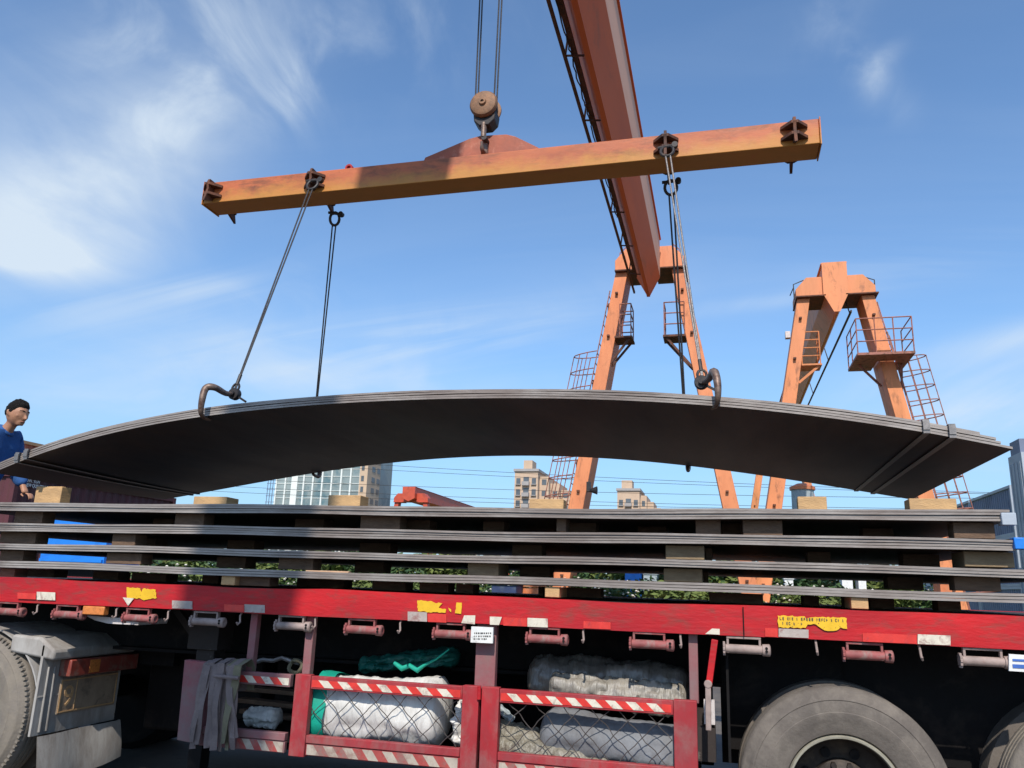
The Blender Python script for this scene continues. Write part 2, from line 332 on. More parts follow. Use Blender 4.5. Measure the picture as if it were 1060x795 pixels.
for (px, py, rad, sx, rot, st, nz) in (
    (10, 264, 17, 4.2, .05, .90, 'soft'), (85, 256, 22, 2.6, .12, .72, 'soft'), (20, 215, 48, 2.4, .35, .55, 'soft'), (110, 190, 66, 1.9, .75, .46, 'soft'),
    (175, 110, 55, 2.2, 1.0, .32, 'soft'), (150, 40, 50, 1.8, .9, .55, 'fine'), (215, 60, 40, 2.2, 1.1, .50, 'fine'), (190, 130, 40, 2, .9, .35, 'fine'),
    (300, 100, 20, 2.2, 1.25, .45, 'fine'), (30, 125, 75, 1.6, .7, .24, 'soft'), (120, 330, 26, 4, .06, .25, 'streak'), (210, 300, 14, 4, .25, .4, 'streak'), (330, 45, 30, 1.8, 1, .28, 'fine'),
    (902, 78, 15, 2.4, -1.0, 1.0, 'fine'), (912, 62, 9, 2, .5, .6, 'fine'), (860, 15, 20, 2.0, .7, .35, 'fine'), (420, 20, 60, 2.2, .5, .30, 'fine'),
    (1045, 350, 13, 6.0, .17, .95, 'soft'), (1030, 380, 22, 5, .10, .50, 'soft'), (1000, 425, 20, 5, .08, .5, 'soft'), (440, 350, 26, 5.5, .16, .55, 'streak'), (500, 330, 14, 6, .2, .4, 'soft'), (400, 395, 24, 6, .02, .5, 'soft'), (130, 415, 30, 5, 0, .45, 'soft'),
    (800, 312, 8, 9.0, .06, .5, 'soft'), (900, 290, 20, 5, .1, .2, 'streak'), (240, 370, 40, 3.6, .1, .40, 'soft'), (1000, 450, 40, 3, .05, .5, 'soft'), (620, 300, 30, 6, .1, .16, 'soft'), (280, 315, 30, 2.4, .3, .22, 'fine')):
    t = mul(mul(blob(px, py, rad, sx, rot), {'fine': fine, 'soft': soft, 'streak': streak}[nz]), st)
    cl = t if cl is None else add(cl, t)
cl = add(cl, mul(streak, .04))
hz = nd(nt, 'ShaderNodeMapRange', clamp=True, interpolation_type='SMOOTHSTEP'); L(sep.outputs['Z'], hz.inputs['Value'])
hz.inputs['From Min'].default_value = .40; hz.inputs['From Max'].default_value = .02; hz.inputs['To Max'].default_value = .60
cc = nd(nt, 'ShaderNodeMath', operation='MINIMUM'); L(cl, cc.inputs[0]); cc.inputs[1].default_value = .92
tint = nd(nt, 'ShaderNodeMix', data_type='RGBA', blend_type='MULTIPLY'); tint.inputs['Factor'].default_value = 1
SKYT = (.92, 1.10, 1.22); L(sky.outputs[0], tint.inputs['A']); tint.inputs['B'].default_value = (*SKYT, 1)
SKYS = .15
mh = nd(nt, 'ShaderNodeMix', data_type='RGBA'); L(hz.outputs[0], mh.inputs['Factor']); L(tint.outputs['Result'], mh.inputs['A'])
mh.inputs['B'].default_value = (.215/SKYS, .42/SKYS, .70/SKYS, 1)      # pale blue air low over the yard
mx = nd(nt, 'ShaderNodeMix', data_type='RGBA'); L(cc.outputs[0], mx.inputs['Factor']); L(mh.outputs['Result'], mx.inputs['A'])
mx.inputs['B'].default_value = (.66/SKYS, .76/SKYS, .86/SKYS, 1)
L(mx.outputs['Result'], bg.inputs['Color']); bg.inputs['Strength'].default_value = SKYS
sc.view_settings.view_transform = 'Standard'; sc.view_settings.look = 'None'; sc.view_settings.exposure = .12; sc.view_settings.gamma = 1
sc.cycles.max_bounces = 6; sc.cycles.diffuse_bounces = 3; sc.cycles.glossy_bounces = 3; sc.cycles.transparent_max_bounces = 6

# ------------------------------------------------------------------ ground
g = MB()
g.add([(-900, -300, 0), (900, -300, 0), (900, 1500, 0), (-900, 1500, 0)], [(0, 1, 2, 3)])
struct(g.build('ground', M_ASPHALT, smooth=0))
g = MB(); g.add([(-300, 23, .006), (14, 23, .006), (14, 140, .006), (-300, 140, .006)], [(0, 1, 2, 3)])
struct(g.build('grass_verge', M_GRASS, smooth=0))

# ------------------------------------------------------------------ gantry cranes
def ladder_cage(mb, p0, p1, wdir, out, n, w=.42, depth=.62, stringer=.018, cage0=0, hoop_step=.55, cage=True):
    """p0 bottom, p1 top; wdir across the rungs; out away from the leg"""
    p0 = Vector(p0); p1 = Vector(p1); wd = Vector(wdir)*w/2; out = Vector(out)
    for s in (-1, 1): mb.bar(p0+wd*s, p1+wd*s, .04, .025, out)
    for i in range(n):
        c = p0.lerp(p1, (i+.5)/n); mb.tube([c-wd, c+wd], .014, 5)
    return
def hoops(mb, p0, p1, wdir, out, w, depth, step, t0, t1):
    p0 = Vector(p0); p1 = Vector(p1); wd = Vector(wdir); out = Vector(out); Ln = (p1-p0).length
    k = max(2, int(Ln*(t1-t0)/step)); rails = {}
    for i in range(k+1):
        c = p0.lerp(p1, t0+(t1-t0)*i/k); pts = []
        for j in range(9):
            a = PI*j/8; pts.append(c+wd*math.cos(a)*w*.75+out*(math.sin(a)*depth))
        mb.tube(pts, .017, 5)
        for j in (1, 2, 4, 6, 7): rails.setdefault(j, []).append(pts[j])
    for j, q in rails.items(): mb.tube([q[0], q[-1]], .014, 5)
def railing(mb, pts, h, r=.018, nbars=2, closed=False):
    up = Vector((0, 0, h)); pts = [Vector(p) for p in pts]
    for p in pts: mb.tube([p, p+up], r, 6)
    for i in range(len(pts)-1):
        for k in range(1, nbars+2):
            o = Vector((0, 0, h*k/(nbars+1))); mb.tube([pts[i]+o, pts[i+1]+o], r, 6)

def girder(root, cx, y0, y1, ztip, zv, ztop, hw, m, tip=.085, side=None):
    g = MB(); tip = min(tip, .035); poly = [(cx-tip, y0, ztip), (cx+tip, y0, ztip), (cx+hw, y0, zv), (cx+hw, y0, ztop), (cx-hw, y0, ztop), (cx-hw, y0, zv)]
    g.prism(poly, (0, y1-y0, 0))
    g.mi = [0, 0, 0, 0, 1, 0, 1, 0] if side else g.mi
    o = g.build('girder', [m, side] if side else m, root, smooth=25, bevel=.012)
    f = MB(); f.box(cx-tip-.012, cx+tip+.012, y0+.05, y1-.05, ztip-.03, ztip-.003)      # hoist running flange
    f.build('running_flange', m, o)
    t = MB(); t.box(cx-hw-.045, cx+hw+.045, y0+.02, y1-.02, ztop+.003, ztop+.035)
    yy = y0+1.5
    while yy < y1-1: yy += 2.8
    t.build('top_flange', m, o)
    return o

def aframe(root, Y, cx, zs0, zs1, sw, top_dx, bot_dx, zb, m, depth=1.1, face=-1):
    """saddle box, two splayed legs, sill beam with wheels. sw = half width of the saddle"""
    s = MB(); c = .32
    poly = [(cx-sw, Y, zs0), (cx+sw, Y, zs0), (cx+sw, Y, zs1-c*1.15), (cx+sw-c, Y, zs1), (cx-sw+c, Y, zs1), (cx-sw, Y, zs1-c*1.15)]
    s.prism([(p[0], Y-depth/2, p[2]) for p in poly], (0, depth, 0))
    so_ = s.build('saddle', m, root, bevel=.012)
    for sx in (-1, 1):
        led = MB(); led.box(cx+sx*(sw-.42)-.42, cx+sx*(sw-.42)+.48 if sx > 0 else cx+sx*(sw-.42)+.42, Y-depth/2-.10, Y+depth/2+.10, zs0-.04, zs0-.003)
        led.build('joint_plate', M_RUSTY if m is not M_CRANERED else m, so_)
    for sx in (-1, 1):
        l = MB(); l.post((cx+sx*bot_dx, Y, zb+.003), (cx+sx*top_dx, Y, zs0-.045), .46, depth-.05, .36, depth-.1)
        lo = l.build('leg', m, root, bevel=.012)
        k = MB()
        for t in (.12, .35, .6, .8, .93):
            p = Vector((cx+sx*bot_dx, Y, zb)).lerp(Vector((cx+sx*top_dx, Y, zs0)), t); k.box(p.x-.05, p.x+.03, Y-depth/2-.06, Y-depth/2+.10, p.z-.03, p.z+.02)
        k.build('lifting_eye', M_RUSTY, lo)
    b = MB(); b.box(cx-bot_dx-.9, cx+bot_dx+.9, Y-depth/2, Y+depth/2, zb-.45, zb)
    bo = b.build('sill_beam', m, root, bevel=.015)
    for sx in (-1, 1):
        for q in (-.45, .35):
            wv = MB(); wv.disc((cx+sx*(bot_dx+q*.9), Y-.08, .2), .2, .16, 'y', 20); wv.build('track_wheel', M_DARKSTEEL, root)

# --- crane 1 : its girder runs away from the viewer over the truck
C1Y = 22.35; C1X = -1.83
c1 = empty('gantry_crane', (C1X, C1Y, 0))
tag(c1, 'orange gantry crane whose long girder runs overhead to the A-frame at centre', 'crane', 'gantry cranes in the yard')
gz = dict(ztip=9.82, zv=10.40, ztop=11.56)
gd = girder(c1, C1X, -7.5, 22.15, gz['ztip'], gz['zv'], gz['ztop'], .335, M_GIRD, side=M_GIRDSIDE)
aframe(c1, C1Y+.62, C1X, 10.80, 11.50, 1.02, .83, 2.70, .62, M_CRANE)
# its other A-frame stands behind the viewer
aframe(c1, -7.9, C1X, 10.80, 11.50, 1.02, .83, 2.70, .62, M_CRANE)
fr = MB()
FX = C1X-.40
fr.box(FX-.025, FX+.025, -7, 22.0, 9.88, 9.94)
fr.box(FX+.10, FX+.18, -7, 21.0, 9.99, 10.07)
y = -6
while y < 22:
    fr.bar((FX, y, 9.95), (C1X-.34, y, 10.43), .03, .03, (0, 1, 0)); fr.bar((FX-.02, y, 9.945), (C1X-.09, y, 9.90), .03, .02, (0, 1, 0)); y += 1.9
fro = fr.build('festoon_rail', M_RUSTY, c1)
fc = MB(); y = -4; rnd = random.Random(3)
while y < 17:
    dl = rnd.uniform(.5, .85); sag = rnd.uniform(.03, .08)
    pts = [(FX+.10+rnd.uniform(-.015, .015), y+dl*t/6, 9.97-sag*math.sin(PI*t/6)) for t in range(7)]; fc.tube(pts, .013, 6); y += dl
fc.build('festoon_cable', M_DARKSTEEL, fro)
hc = MB(); pts = []
for i in range(90):
    t = i/89; yy = 6.0+3.4*t; pts.append((C1X+.375+.035*math.cos(i*1.1), yy, 11.35-.62*t+.05*math.sin(i*1.1)-.25*math.sin(PI*t)))
hc.tube(pts, .018, 5); hc.build('power_cable', M_DARKSTEEL, gd)
# conduit runs on the girder side
# platforms on the legs of crane 1
def legx(cx, z, sx, top_dx=.83, bot_dx=2.70, z0=.62, z1=10.8): return cx+sx*(bot_dx+(top_dx-bot_dx)*(z-z0)/(z1-z0))
Y1 = C1Y+.35
zf = at(645, 352, Y1).z
x0 = legx(C1X, zf, -1)+.20; x1 = at(656, 360, Y1).x
p = MB(); p.box(x0, x1, Y1-.42, Y1+.35, zf-.05, zf); p.bar((x1-.1, Y1-.3, zf-.055), (legx(C1X, zf-.75, -1)+.2, Y1-.2, zf-.75), .06, .06, (0, 1, 0)); p.bar((x1-.1, Y1+.2, zf-.055), (legx(C1X, zf-.75, -1)+.2, Y1+.15, zf-.75), .06, .06, (0, 1, 0))
po = p.build('service_platform', M_RUSTY, c1)
q = MB(); railing(q, [(x0+.15, Y1-.38, zf), (x1-.04, Y1-.38, zf), (x1-.04, Y1+.31, zf), (x0+.15, Y1+.31, zf)], 1.0); q.build('railing', M_RAILING, po)
x1 = legx(C1X, zf, 1)-.2; x0 = at(687, 348, Y1).x
p = MB(); p.box(x0, x1, Y1-.35, Y1+.35, zf-.06, zf); p.bar((x0+.1, Y1-.25, zf-.065), (legx(C1X, zf-.95, 1)-.2, Y1-.15, zf-.95), .06, .06, (0, 1, 0)); p.bar((x0+.1, Y1+.25, zf-.065), (legx(C1X, zf-.95, 1)-.2, Y1+.1, zf-.95), .06, .06, (0, 1, 0))
po = p.build('service_platform', M_RUSTY, c1)
q = MB(); railing(q, [(x1-.02, Y1-.31, zf), (x0+.04, Y1-.31, zf), (x0+.04, Y1+.31, zf)], 1.0); q.build('railing', M_RAILING, po)
# caged ladder on the left leg
b0 = Vector((legx(C1X, .7, -1)-.30, Y1, .7)); b1 = Vector((legx(C1X, 10.2, -1)-.24, Y1, 10.2))
ld = MB(); ladder_cage(ld, b0, b1, (0, 1, 0), (-1, 0, 0), 32, .42)
for t in (.2, .45, .7, .95):
    c = b0.lerp(b1, t); ld.bar(c+Vector((0, 0, 0)), c+Vector((.14, 0, 0)), .04, .3)
lo = ld.build('ladder', M_RAILING, c1)
hp = MB(); hoops(hp, b0, b1, (0, 1, 0), (-.95, 0, -.1), .42, .78, .5, .14, .80); hp.build('ladder_cage', M_RAILING, lo)
sm = MB(); zc = at(606, 508, Y1).z; xx = legx(C1X, zc, -1)+.22
sm.box(xx, xx+.10, Y1-.3, Y1-.1, zc-.05, zc+.22); sm.lathe([(.03, 0), (.05, .02), (.12, .2), (.10, .2)], (xx+.1, Y1-.25, zc-.02), 'x', 14); sm.build('horn', M_DARKSTEEL, c1)
hd = MB()
for sx in (-1, 1):
    px = C1X+sx*.98; hd.tube([(px-.1*sx, Y1-.2, 11.13), (px-.1*sx, Y1-.2, 11.40), (px-.3*sx, Y1-.2, 11.6)], .016, 5)
hd.build('grab_rail', M_RAILING, c1)

# --- crane 2 : girder end faces the viewer
C2Y = 24.0; C2X = 3.54
c2 = empty('gantry_crane', (C2X, C2Y, 0))
tag(c2, 'weathered orange gantry crane at right, its pointed girder end facing the viewer', 'crane', 'gantry cranes in the yard')
z_tip = at(866, 322, C2Y).z; z_v = at(865, 304, C2Y).z; z_top = at(863, 272.5, C2Y).z
gd2 = girder(c2, C2X, C2Y, 50, z_tip, z_v, z_top, .325, M_CRANE2, .07)
ep = MB(); ep.prism([(C2X-.085, C2Y-.03, z_tip-.02), (C2X+.085, C2Y-.03, z_tip-.02), (C2X+.35, C2Y-.03, z_v-.01), (C2X+.35, C2Y-.03, z_top+.03), (C2X-.35, C2Y-.03, z_top+.03), (C2X-.35, C2Y-.03, z_v-.01)], (0, .027, 0))
ep.build('end_plate', M_CRANE2, gd2)
Y2 = C2Y+.62; zs0 = at(840, 306.5, Y2-.55).z; zs1 = at(890, 284, Y2-.55).z
top2 = .86; bot2 = 2.62
aframe(c2, Y2, C2X, zs0, zs1, 1.12, top2+.04, bot2, .62, M_CRANE2)
aframe(c2, 48.5, C2X, zs0, zs1, 1.12, top2+.04, bot2, .62, M_CRANE2)
def legx2(z, sx): return legx(C2X, z, sx, top2+.04, bot2, .62, zs0)
fr = MB(); FX2 = C2X+.44; fr.box(FX2-.02, FX2+.02, C2Y+.3, 49, z_tip+.05, z_tip+.12); pass
y = C2Y+.6
while y < 49: fr.bar((FX2, y, z_tip+.12), (C2X+.33, y, z_v+.03), .03, .03, (0, 1, 0)); y += 5.2
fr.build('festoon_rail', M_DARKSTEEL, c2)
zf = at(913, 374, Y2-.3).z; x0 = at(884, 378, Y2-.6).x; x1 = at(944, 374, Y2-.8).x
p = MB(); lx = legx2(zf, 1)
p.box(x0, x1, Y2-1.3, Y2-.57, zf-.07, zf); p.box(x0, lx-.27, Y2-.567, Y2+.5, zf-.07, zf); p.box(lx+.27, x1, Y2-.567, Y2+.5, zf-.07, zf)
p.bar((x1-.15, Y2-.2, zf-.075), (legx2(zf-.9, 1)+.25, Y2-.1, zf-.9), .06, .06, (0, 1, 0)); p.bar((x0+.2, Y2-.2, zf-.075), (legx2(zf-.7, 1)-.25, Y2-.1, zf-.7), .06, .06, (0, 1, 0))
po = p.build('service_platform', M_RAILING, c2)
q = MB(); mid = [(x0+.02+(x1-x0-.04)*k/3, Y2-1.27, zf) for k in range(4)]
railing(q, [(x0+.02, Y2+.45, zf), (x0+.02, Y2-.3, zf)]+mid+[(x1-.02, Y2+.1, zf)], 1.02); q.build('railing', M_RAILING, po)
b1 = Vector((legx2(zf+1.0, 1)+.36, Y2-.1, zf+.9)); b0 = Vector((legx2(.7, 1)+.36, Y2-.1, .7))
ld = MB(); ladder_cage(ld, b0, b1, (.3, .95, 0), (1, 0, 0), 30, .42); lo = ld.build('ladder', M_RAILING, c2)
hp = MB(); hoops(hp, b0, b1, (.3, .95, 0), (.95, -.25, .1), .42, .80, .42, .12, .90); hp.build('ladder_cage', M_RAILING, lo)
u0 = Vector((legx2(zf+.1, 1)+.27, Y2-.1, zf+.1)); u1 = Vector((legx2(zs0-.2, 1)+.24, Y2-.1, zs0-.2))
ld = MB(); ladder_cage(ld, u0, u1, (0, 1, 0), (1, 0, 0), 10, .40); ld.build('ladder', M_RAILING, c2)
zf = at(840, 379, Y2).z; x0 = legx2(zf, -1)+.22; x1 = at(848, 379, Y2).x+.05
p = MB(); p.box(x0, x1, Y2-.3, Y2+.4, zf-.05, zf); p.bar((x1-.08, Y2-.2, zf-.055), (legx2(zf-.55, -1)+.22, Y2-.15, zf-.55), .07, .07, (0, 1, 0))
po = p.build('service_platform', M_CRANE2, c2)
q = MB(); railing(q, [(x0+.02, Y2-.27, zf), (x1-.04, Y2-.27, zf), (x1-.04, Y2+.36, zf)], 1.0, .018, 3); q.build('railing', M_CRANE2, po)
hd = MB()
for sx in (-1, 1):
    px = C2X+sx*1.15; hd.tube([(px, Y2-.3, zs0), (px, Y2-.3, zs0+.5), (px-.3*sx, Y2-.3, zs0+.62)], .018, 5); hd.tube([(px, Y2-.3, zs0+.4), (px+.05*sx, Y2+.4, zs0+.4)], .016, 5)
hd.build('grab_rail', M_DARKSTEEL, c2)
zl = at(818, 348, Y2).z; fl = MB(); fl.box(legx2(zl, -1)-.36, legx2(zl, -1)-.22, Y2-.2, Y2, zl-.1, zl+.1); fl.build('flood_lamp', M_WHITEMETAL, c2)

# --- small red crane far off
C3Y = 62; a3 = at(426, 507, C3Y); c3 = empty('gantry_crane', (a3.x, C3Y, 0))
tag(c3, 'small distant red gantry crane seen between the lifted plates and the stack below', 'crane', 'gantry cranes in the yard')
girder(c3, a3.x, C3Y-.6, C3Y+42, a3.z-1.0, a3.z-.75, a3.z+.15, .55, M_CRANERED, .12)
aframe(c3, C3Y+.3, a3.x, a3.z-1.0, a3.z-.3, 1.5, 1.25, 2.2, .62, M_CRANERED, .7)
aframe(c3, C3Y+40, a3.x, a3.z-1.0, a3.z-.3, 1.5, 1.25, 2.2, .62, M_CRANERED, .7)

# ------------------------------------------------------------------ hoist above the frame, hook block, spreader beam
HX = at(503, 108, 6.0).x; HZ = at(503, 112, 6.0).z
hh = empty('electric_hoist', (HX, 6.0, 9.2))
tag(hh, 'electric hoist under the orange girder, carrying the hook block on ropes', 'hoist')
b = MB(); b.lathe([(0, -.45), (.19, -.45), (.19, .45), (0, .45)], (HX, 6.0, 9.18), 'y', 28); b.build('rope_drum', M_DARKSTEEL, hh)
b = MB(); b.lathe([(0, .46), (.15, .46), (.15, .85), (.1, .9), (0, .9)], (HX, 6.0, 9.18), 'y', 24); b.build('motor', M_CRANE, hh)
b = MB()
for yy in (5.62, 6.32): b.box(HX-.22, HX-.19, yy, yy+.1, 9.1, 9.72); b.box(HX+.19, HX+.22, yy, yy+.1, 9.1, 9.72); b.disc((HX-.15, yy, 9.79-.06), .06, .1, 'y', 16)
b.box(HX-.22, HX+.22, 5.6, 6.45, 9.40, 9.44); b.build('trolley_frame', M_RUSTY, hh)

hb = empty('hook_block', (HX, 6.0, HZ-.4))
tag(hb, 'round rusty brown hook block hanging on four wire ropes above the spreader beam', 'hook block')
rr_ = .128
s = MB(); s.lathe([(0, -.105), (.03, -.107), (.035, -.10), (.095, -.098), (.115, -.09), (rr_, -.07), (rr_, -.055), (.118, -.05), (0, -.05)], (HX, 6.0, HZ), 'y', 40)
s.lathe([(.015, -.118), (.028, -.118), (.034, -.106), (0.0, -.104)], (HX, 6.0, HZ), 'y', 20)
s.build('front_cheek', M_BLOCK, hb)
s = MB(); s.lathe([(0, .05), (.118, .05), (rr_, .055), (rr_, .07), (.115, .09), (.095, .098), (0, .105)], (HX, 6.0, HZ), 'y', 40); s.build('rear_cheek', M_BLOCK, hb)
s = MB()
for yy in (-.03, .02): s.lathe([(.02, yy-.02), (.105, yy-.02), (.085, yy-.003), (.105, yy+.014), (.02, yy+.014)], (HX, 6.0, HZ), 'y', 32)
s.build('sheave', M_DARKSTEEL, hb)
s = MB(); s.prism([(HX-.10, 5.95, HZ-.06), (HX+.11, 5.95, HZ-.06), (HX+.10, 5.95, HZ-.15), (HX+.05, 5.95, HZ-.20), (HX-.04, 5.95, HZ-.20), (HX-.09, 5.95, HZ-.15)], (0, .14, 0)); s.build('crosshead', M_DARKSTEEL, hb, bevel=.01)
hk = MB()
hk.tube([(HX, 5.97, HZ-.17), (HX, 5.97, HZ-.31)], .026, 12)
pts = []; rad = []
for i in range(15):
    a = R(100-i*20); pts.append((HX+.005, 5.975+.062*math.cos(a), HZ-.385+.075*math.sin(a))); rad.append(.026 if 3 < i < 10 else .019 if i < 13 else .011)
hk.tube(pts, rad, 10)
hk.build('hook', M_HOOK, hb)
for px_, yy in ((-.085, 5.955), (-.085, 6.03), (.085, 5.965), (.088, 6.04)):
    s = MB(); s.tube([(HX+px_*1.0, yy, HZ-.02), (HX+px_*1.25, yy, 9.15)], .0075, 6); s.build('wire_rope', M_ROPE, hb)

# spreader beam
SY0, SY1 = 5.85, 6.10
sp = empty('spreader_beam', (HX, 6.0, 4.9))
tag(sp, 'long worn orange steel spreader beam slung under the hook block, girder shadow across it', 'spreader beam')
zb_l = at(211, 210, SY0).z; zb_r = at(849, 149, SY0).z; SZ0 = (zb_l+zb_r)/2; SZ1 = SZ0+.212
LOWER_YELLOW.inputs['From Min'].default_value = SZ0+.31; LOWER_YELLOW.inputs['From Max'].default_value = SZ0+.19; LOWER_YELLOW.inputs['To Max'].default_value = .75
SX0 = at(211, 205, SY0).x; SX1 = at(848.5, 140, SY0).x
s = MB(); nx = 40
s.box(SX0, SX1, SY0, SY1, SZ0, SZ1)
bo = s.build('box_beam', M_SPREAD, sp, bevel=.006)
s = MB(); s.box(SX0-.012, SX0-.003, SY0-.01, SY1+.01, SZ0-.01, SZ1+.01); s.box(SX1+.003, SX1+.012, SY0-.01, SY1+.01, SZ0-.01, SZ1+.01); s.build('end_plate', M_SPREAD, bo)
hump = [(440, 163), (486, 143.5), (497, 140.5), (524, 139), (533, 141), (557, 152.5)]
hp_ = [at(x, y, SY0+.19) for x, y in hump]; hp_ = [Vector((hp_[0].x-.05, hp_[0].y, SZ1+.002))]+hp_+[Vector((hp_[-1].x+.05, hp_[0].y, SZ1+.002))]
s = MB(); s.prism(hp_, (0, .05, 0))
pinz = max(v.z for v in hp_)-.075
s.build('lifting_lug', M_SPREADTOP, sp, bevel=.004)
s = MB(); s.tube([(HX+.012, SY0+.10, pinz), (HX+.012, SY1+.02, pinz)], .025, 14); s.build('lug_pin', M_DARKSTEEL, sp)
s = MB(); e = at(360, 171, SY0+.02); s.lathe([(.02, -.02), (.036, -.02), (.036, .02), (.02, .02), (.02, -.02)], (e.x, SY0+.06, SZ1+.03), 'y', 18); s.build('eye_ring', M_RED, sp)
def spike(px):
    X = at(px, 190, SY0).x
    m = MB()
    for (ya, yb, sgn) in ((SY0-.003, SY0-.13, -1), (SY1+.003, SY1+.13, 1)):
        # upright plate square to the beam with a hooked nose above and below
        pl = [(X-.011, ya, SZ0+.02), (X-.011, yb, SZ0-.035), (X-.011, yb+.03*-sgn, SZ0+.06), (X-.011, yb+.045*-sgn, SZ0+.11), (X-.011, yb+.03*-sgn, SZ1-.055), (X-.011, yb+.05*-sgn, SZ1-.01), (X-.011, ya, SZ1-.01)]
        m.prism(pl, (.022, 0, 0))
        for zc in (SZ0+.055, SZ0+.15):
            for sx in (-1, 1):
                t = [(X+sx*.012, ya, zc-.012), (X+sx*.10, ya, zc-.012), (X+sx*.10, ya+sgn*.012, zc-.012), (X+sx*.025, ya+sgn*.10, zc-.012), (X+sx*.012, ya+sgn*.10, zc-.012)]
                m.prism(t, (0, 0, .024))
    return m, X
LUGX = []
for px in (222, 326, 690, 825):
    m, X = spike(px); LUGX.append(X); m.build('sling_lug', M_RUSTY, sp)

# ------------------------------------------------------------------ lifted bundle of plates
NY, FY = 4.75, 7.2
near_px = [(0, 478), (25, 468), (76, 450), (127, 437), (178, 427), (270, 415), (400, 404.5), (500, 402.5), (600, 403), (700, 406), (750, 409.5), (805, 416), (932, 432), (1000, 443), (1052, 454)]
far_px = [(170, 517), (200, 512), (250, 503), (300, 493), (400, 480), (500, 473), (600, 473), (700, 480), (760, 488), (850, 503), (940, 516)]
nw = [at(x, y, NY) for x, y in near_px]; fw_ = [at(x, y, FY) for x, y in far_px]
BX0, BX1 = -5.62, 1.53
pn = np.polyfit([v.x for v in nw], [v.z for v in nw], 5); pf = np.polyfit([v.x for v in fw_], [v.z for v in fw_], 4)
TH = .064
def z_near(x): return float(np.polyval(pn, max(x, -5.2)))-TH + (0 if x > -5.2 else (x+5.2)*.30)     # underside, near edge
def z_far(x): return float(np.polyval(pf, x))
def zund(x, y): t = (y-NY)/(FY-NY); return z_near(x)*(1-t)+z_far(x)*t
bn = empty('steel_plate_bundle', (-2.0, 5.97, 2.6))
tag(bn, 'arched bundle of long steel plates hanging from slings above the loaded trailer', 'steel plates', 'bundles of steel plate')
rnd = random.Random(11)
for k in range(4):
    m = MB(); nX, nY = 60, 6; t0 = TH*k/4; t1 = t0+.0125
    ox = rnd.uniform(-.03, .03) if k else 0; oy = rnd.uniform(-.012, .012) if k else 0
    xa, xb = BX0+ox, BX1+ox-(.05*k if k else 0)
    vs = []
    for zz in (t0, t1):
        for i in range(nX+1):
            for j in range(nY+1):
                yy = NY+(FY-NY)*j/nY; xs_ = xa+.40*(1-j/nY); x = xs_+(xb-xs_)*i/nX     # its left end is cut at a slant
                vs.append((x, yy+oy, zund(x, yy)+zz+.0015*math.sin(i*.5+k*2)*(1 if k else 0)))
    n1 = (nX+1)*(nY+1); idx = lambda a, i, j: a*n1+i*(nY+1)+j
    fs = []; mi = []
    for i in range(nX):
        for j in range(nY):
            fs.append((idx(0, i, j), idx(0, i, j+1), idx(0, i+1, j+1), idx(0, i+1, j))); mi.append(0)
            fs.append((idx(1, i, j), idx(1, i+1, j), idx(1, i+1, j+1), idx(1, i, j+1))); mi.append(0)
        for j in (0, nY): fs.append((idx(0, i, j), idx(0, i+1, j), idx(1, i+1, j), idx(1, i, j))); mi.append(1)
    for j in range(nY):
        for i in (0, nX): fs.append((idx(0, i, j), idx(0, i, j+1), idx(1, i, j+1), idx(1, i, j))); mi.append(1)
    o = len(m.v); m.v += vs; m.f += [list(f) for f in fs]; m.mi += mi
    m.build('steel_plate', [M_PLATE, M_EDGE], bn, smooth=30)
def band(X, wd=.034, skew=0):
    m = MB(); off = .004; sk = lambda y_: X+skew*min(1, max(0, (y_-NY)/(FY-NY)))
    ys = [NY-.017]+[NY+(FY-NY)*k/10 for k in range(11)]+[FY+.017]
    loop = [(y_, zund(sk(y_), min(max(y_, NY), FY))-off) for y_ in ys]+[(y_, zund(sk(y_), min(max(y_, NY), FY))+TH+off) for y_ in reversed(ys)]
    vs = []
    for k, (y_, z_) in enumerate(loop):
        dn = -.003 if k < len(ys) else .003; dy = -.003 if y_ < NY else .003 if y_ > FY else 0
        vs += [(sk(y_)-wd/2, y_, z_), (sk(y_)+wd/2, y_, z_), (sk(y_)+wd/2, y_+dy, z_+dn), (sk(y_)-wd/2, y_+dy, z_+dn)]
    n_ = len(loop); m.add(vs, [(k*4+c, k*4+(c+1) % 4, ((k+1) % n_)*4+(c+1) % 4, ((k+1) % n_)*4+c) for k in range(n_) for c in range(4)])
    m.box(X-wd*.5, X+wd*.5, NY-.026, NY-.0205, zund(X, NY)+.012, zund(X, NY)+TH-.006)
    return m.build('steel_band', M_BAND, bn, smooth=0)
for px, py in ((958, 441), (985, 446), (20, 471), (29, 469)): band(at(px, py, NY).x, skew=-.30 if px < 100 else 0)

